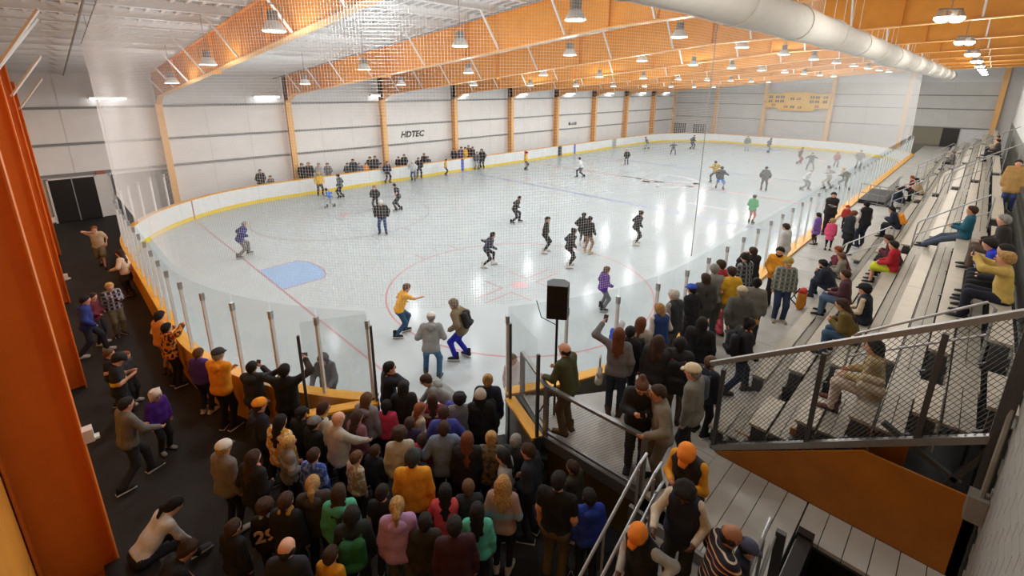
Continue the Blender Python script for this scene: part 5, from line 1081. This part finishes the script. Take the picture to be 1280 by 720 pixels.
wk('person with dark hair in navy vest and cream sleeves at the stair top', 861, 592, 'h0.835', 1.66, 190, 'dn', 'vest:1E2438:D0C4AE', 'jeans:33322C', 'kcurly', skin='d', hands=((-.2, .25, 1.0), (.25, .45, 1.15)))
wk('man in orange cap and black vest over checked shirt on the stairs', 808, 648, 'h0.34', 1.72, 215, 'dn', 'vest:17181A:B9B9B4', 'jeans:15161A', 'gshort', hat='cap:F08A2A', skin='d', hp=40, hands=((-.35, .1, 1.15), (.1, .3, 1.0)))
wk('man in striped multicolour sweater at the lower stair rail', 908, 650, 'h0.67', 1.74, 60, 'wk', 'sweater:26283A:stripe:D8CDB8', 'jeans:22242C', 'kbald', skin='m', hands=((-.2, .3, 1.0), (.25, .45, 1.05)))
wk('small child in dark blue cap beside the striped sweater', 928, 676, 'h0.835', 1.2, 90, 'st', 'jacket:26283A', 'jeans:1E2026', 'kshort', hat='cap:4A4C66')
wk('boy in navy and yellow jacket with backpack by the fence end', 912, 456, 'h1', 1.5, 30, 'st', 'jacket:2A3040', 'jeans:15161A', 'nshort', pack='5A6068', packl='grey backpack on the boy by the chain link fence', scarf='D99A2A')
wk('woman with black bun and orange scarf climbing to the seats', 994, 377, 'h1', 1.66, 60, 'wk', 'jacket:131317', 'jeans:1E2A44', 'kbun', scarf='E8962A', at=(7.1, -2.0, 1.0), skin='d', shoes='boot:4A3A2C', pack='1B1A20', packl='black backpack on the woman with the orange scarf')
wk('little girl in lilac dress at the gold rail', 1018, 306, 'f1', 1.25, -60, 'st', 'dress:7A5AB0', 'leggings:1A1A1C', 'kbob')
wk('little girl in pink tutu with curly fair hair', 1034, 313, 'f1', 1.2, 0, 'st', 'dress:E0557E', 'leggings:15161A', 'ycurly')
wk('bearded man in black vest and grey tee at the gold rail', 1043, 239, 'h1', 1.8, 175, 'cr', 'vest:2A2422:6E7A86', 'jeans:1E1E22', 'kshort', beard='k')
wk('woman in white top and long black skirt bending', 1066, 262, 'h1', 1.66, 40, 'dn', 'vest:1E2028:D0CCC4', 'skirt:17191F', 'along')
wk('toddler in red hat by the gold rail', 1060, 257, 'h1', 1.0, 180, 'st', 'jacket:B03030', 'jeans:1A1A1C', 'bshort', hat='beanie:C23A34')
wk('man in black vest and white shirt standing by the seats', 1090, 312, 'f1', 1.78, -40, 'st', 'vest:1A1B1D:C9C4BC', 'jeans:22283A', 'kshort')
# ---- seated spectators
G6 = 'seated spectators'
def se(label, px, py, row, h, pose, top, bot, hair, face=('w', 90), **kw): return p(label, px, py, 'r%d' % row, h, face, pose, top, bot, hair, group=G6, **kw)
se('bearded man in navy jacket seated on the lowest bench', 1026, 325, 0, 1.75, 'sl', 'jacket:1C2233', 'jeans:2A3348', 'kshort', beard='k')
se('woman in maroon jacket on the lowest bench', 1053, 310, 0, 1.65, 'sl', 'jacket:6A2430', 'jeans:22242A', 'rshort')
se('boy in grey hoodie on the lowest bench', 1050, 320, 0, 1.45, 'si', 'hoodie:8C867A', 'jeans:3A3A3E', 'nshort')
se('man in maroon checked shirt seated on the second bench', 1069, 344, 1, 1.72, 'si', 'shirt:5A3038:check:3A2228', 'jeans:5A7090', 'bshort')
se('boy in black cap and yellow trimmed jacket on the third bench', 1083, 361, 2, 1.6, 'si', 'vest:1E2230:D9C4A0', 'jeans:1C2030', 'kshort', hat='cap:14161C')
se('woman with very long dark hair in olive jacket on the third bench', 1064, 378, 2, 1.66, 'sl', 'jacket:6A5A28', 'jeans:3A5878', 'blong')
se('boy in red hoodie and lime shorts on the third bench', 1110, 304, 2, 1.6, 'si', 'hoodie:B01A2A', 'shorts:C4CE2A', 'kshort')
se('person in maroon jacket behind the red hoodie', 1118, 296, 2, 1.66, 'sl', 'jacket:52202C', 'jeans:2A2226', 'bshort')
se('woman in navy jacket with orange backpack on the second bench', 1137, 262, 1, 1.68, 'sl', 'jacket:1F2638', 'jeans:22262E', 'kbob', pack='F0962A', packl='orange backpack on the seated woman in navy')
se('man in dark red tee on the far lowest bench', 1136, 221, 0, 1.75, 'si', 'tee:7A1428', 'jeans:22242C', 'rshort')
se('woman in cream jumper on the far second bench', 1163, 225, 1, 1.68, 'sl', 'sweater:B9A07A', 'jeans:22242A', 'kbob')
se('person in navy leaning on the far low bench', 1125, 234, 0, 1.66, 'sl', 'jacket:1E2434', 'jeans:2A3A58', 'bshort')
se('man in teal shirt and jeans on the upper seats', 1211, 261, 4, 1.75, 'so', 'shirt:12566A', 'jeans:4A5668', 'bshort', skin='t')
se('grey haired man in black jacket on the top bench', 1247, 272, 5, 1.75, 'si', 'jacket:231C18', 'jeans:5A4A3E', 'gbuzz')
se('woman in bright blue jacket on the top bench', 1240, 300, 5, 1.66, 'sl', 'jacket:1C34B8', 'jeans:22262E', 'kbob')
se('woman with black hair in dark top on the top bench', 1262, 312, 5, 1.66, 'si', 'jacket:1E2028', 'jeans:15161A', 'kbob')
se('woman with curly fair hair in mustard sweater filming from the top bench', 1264, 322, 5, 1.7, 'sp', 'sweater:C9AC5A', 'jeans:15192A', 'ycurly', phone=1, land=1, pl='woman in the mustard sweater')
se('woman in tan jacket and brown boots behind the chain link fence', 1084, 428, 3, 1.68, 'si', 'jacket:A08A5A', 'jeans:C9B8A8', 'kbob', shoes='boot:5A2A1C', bag='B9A890', bagl='patterned bag beside the woman in tan', bagx=-.3)
p('person in tan coat and jeans standing high on the far seats', 1262, 187, 'h2.6', 1.7, 180, 'st', 'coat:B08A50', 'jeans:2A3A6A', 'bshort', group=G6, at=(20.5, -5.3, 2.87))
for lab, px, py, row, top, hair in (('grey jacket, far up the seats', 1190, 190, 2, 'jacket:6A6660', 'kshort'), ('tan coat, far up the seats', 1275, 172, 5, 'coat:C9A878', 'nshort'), ('dark coat on the far upper bench', 1255, 176, 5, 'jacket:3A3434', 'kshort')):
    se('spectator in '+lab, px, py, row, 1.7, 'si', top, 'jeans:2A2C34', hair)
# ---- loose things
bp_ = thing('backpack', tuple(hit(1000, 385, 1.0)), 'orange and red backpack standing on the walkway by the bench', 'backpack')
V, F = field([(vec(-.1, 0, .1), vec(-.1, 0, .42), .1, .09), (vec(.1, 0, .1), vec(.1, 0, .42), .1, .09)], .026, .02); put('main_pocket', qmesh('main_pocket', V, F, [cloth('D98A22')]), bp_)
V, F = field([(vec(-.08, 0, .48), vec(.08, 0, .48), .09, .09)], .026, .02); put('top_lid', qmesh('top_lid', V, F, [cloth('B8301C')]), bp_)
for sx in (-1, 1): MB().tube([(sx*.12, .08, .1), (sx*.16, .22, .25), (sx*.12, .1, .5)], .022, 5).build('strap', cloth('15151A'), bp_, off=(0, 0, 0))
bb = thing('bag', tuple(hit(1128, 516, 2.05)), 'black bag lying on the bench behind the chain link fence', 'bag')
V, F = field([(vec(-.16, 0, .08), vec(.16, 0, .08), .075, .07)], .026, .02); put('bag_body', qmesh('bag_body', V, F, [cloth('0E0E12')]), bb)
MB().tube([(-.14, 0, .12), (-.05, .02, .24), (.07, .02, .24), (.15, 0, .12)], .01, 5).build('strap', cloth('0E0E12'), bb, off=(0, 0, 0))
bo = thing('water_bottle', tuple(hit(1160, 367, ROWS[3][1]-.40)), 'pale blue water bottle lying on the foot boards', 'bottle')
MB().tube([(-.1, 0, .035), (.06, 0, .035)], .033, 8).build('bottle_body', mat('bottle_blue', '9DB4CC', .2), bo, off=(0, 0, 0)); MB().tube([(.06, 0, .035), (.10, 0, .035)], .016, 8).build('bottle_cap', mat('cap_blue', '2E54A8', .4), bo, off=(0, 0, 0))
# ---- settle the standing crowd so that neighbours do not share the same spot
def sdrink(x, y):
    qx, qy = abs(x-L/2)-(L/2-RC), abs(y-W/2)-(W/2-RC); return math.hypot(max(qx, 0), max(qy, 0))+min(max(qx, qy), 0)-RC
def keep(x, y, z, g, r):
    if z > .9:
        if z < 1.05 and x > 4.6: y = min(y, -.36-r*.8)
        if y > -1.7: x = max(x, 3.72+r)
        if g == G5 and x > 5.4: y = max(y, -1.95+r*.6)
        return x, y
    d = sdrink(x, y); gx, gy = x-2.97, y-2.0
    n_ = (sdrink(x+.01, y)-d)/.01, (sdrink(x, y+.01)-d)/.01
    if g == G:
        if d > -(r+.05): x -= n_[0]*(d+r+.05); y -= n_[1]*(d+r+.05)
    elif math.hypot(gx, gy) > 1.7:
        if d < .2+r: x += n_[0]*(.2+r-d); y += n_[1]*(.2+r-d)
    if g == G2: y = min(max(y, 26.2+r), 27.35)
    if g == G3: x = max(x, -1.8+r)
    return x, y
CP = np.array([[*o.location] for o, *_ in CROWD])
for it in range(60):
    for i in range(len(CROWD)):
        for j in range(i+1, len(CROWD)):
            if abs(CP[i, 2]-CP[j, 2]) > .9: continue
            d = CP[j, :2]-CP[i, :2]; D = math.hypot(*d); m_ = CROWD[i][2]+CROWD[j][2]
            if D < m_:
                u = d/D if D > .01 else np.array([.7, .7]); CP[i, :2] -= u*(m_-D)*.35; CP[j, :2] += u*(m_-D)*.35
    for i, (o, hh, r, g) in enumerate(CROWD): CP[i, 0], CP[i, 1] = keep(CP[i, 0], CP[i, 1], CP[i, 2], g, r)
for (o, hh, r, g), c in zip(CROWD, CP):
    dv_ = Vector((c[0], c[1], c[2]))-o.location; o.location += dv_
    for e in hh: e.location += dv_
for o in bpy.data.objects:
    if '_w' in o: del o['_w']
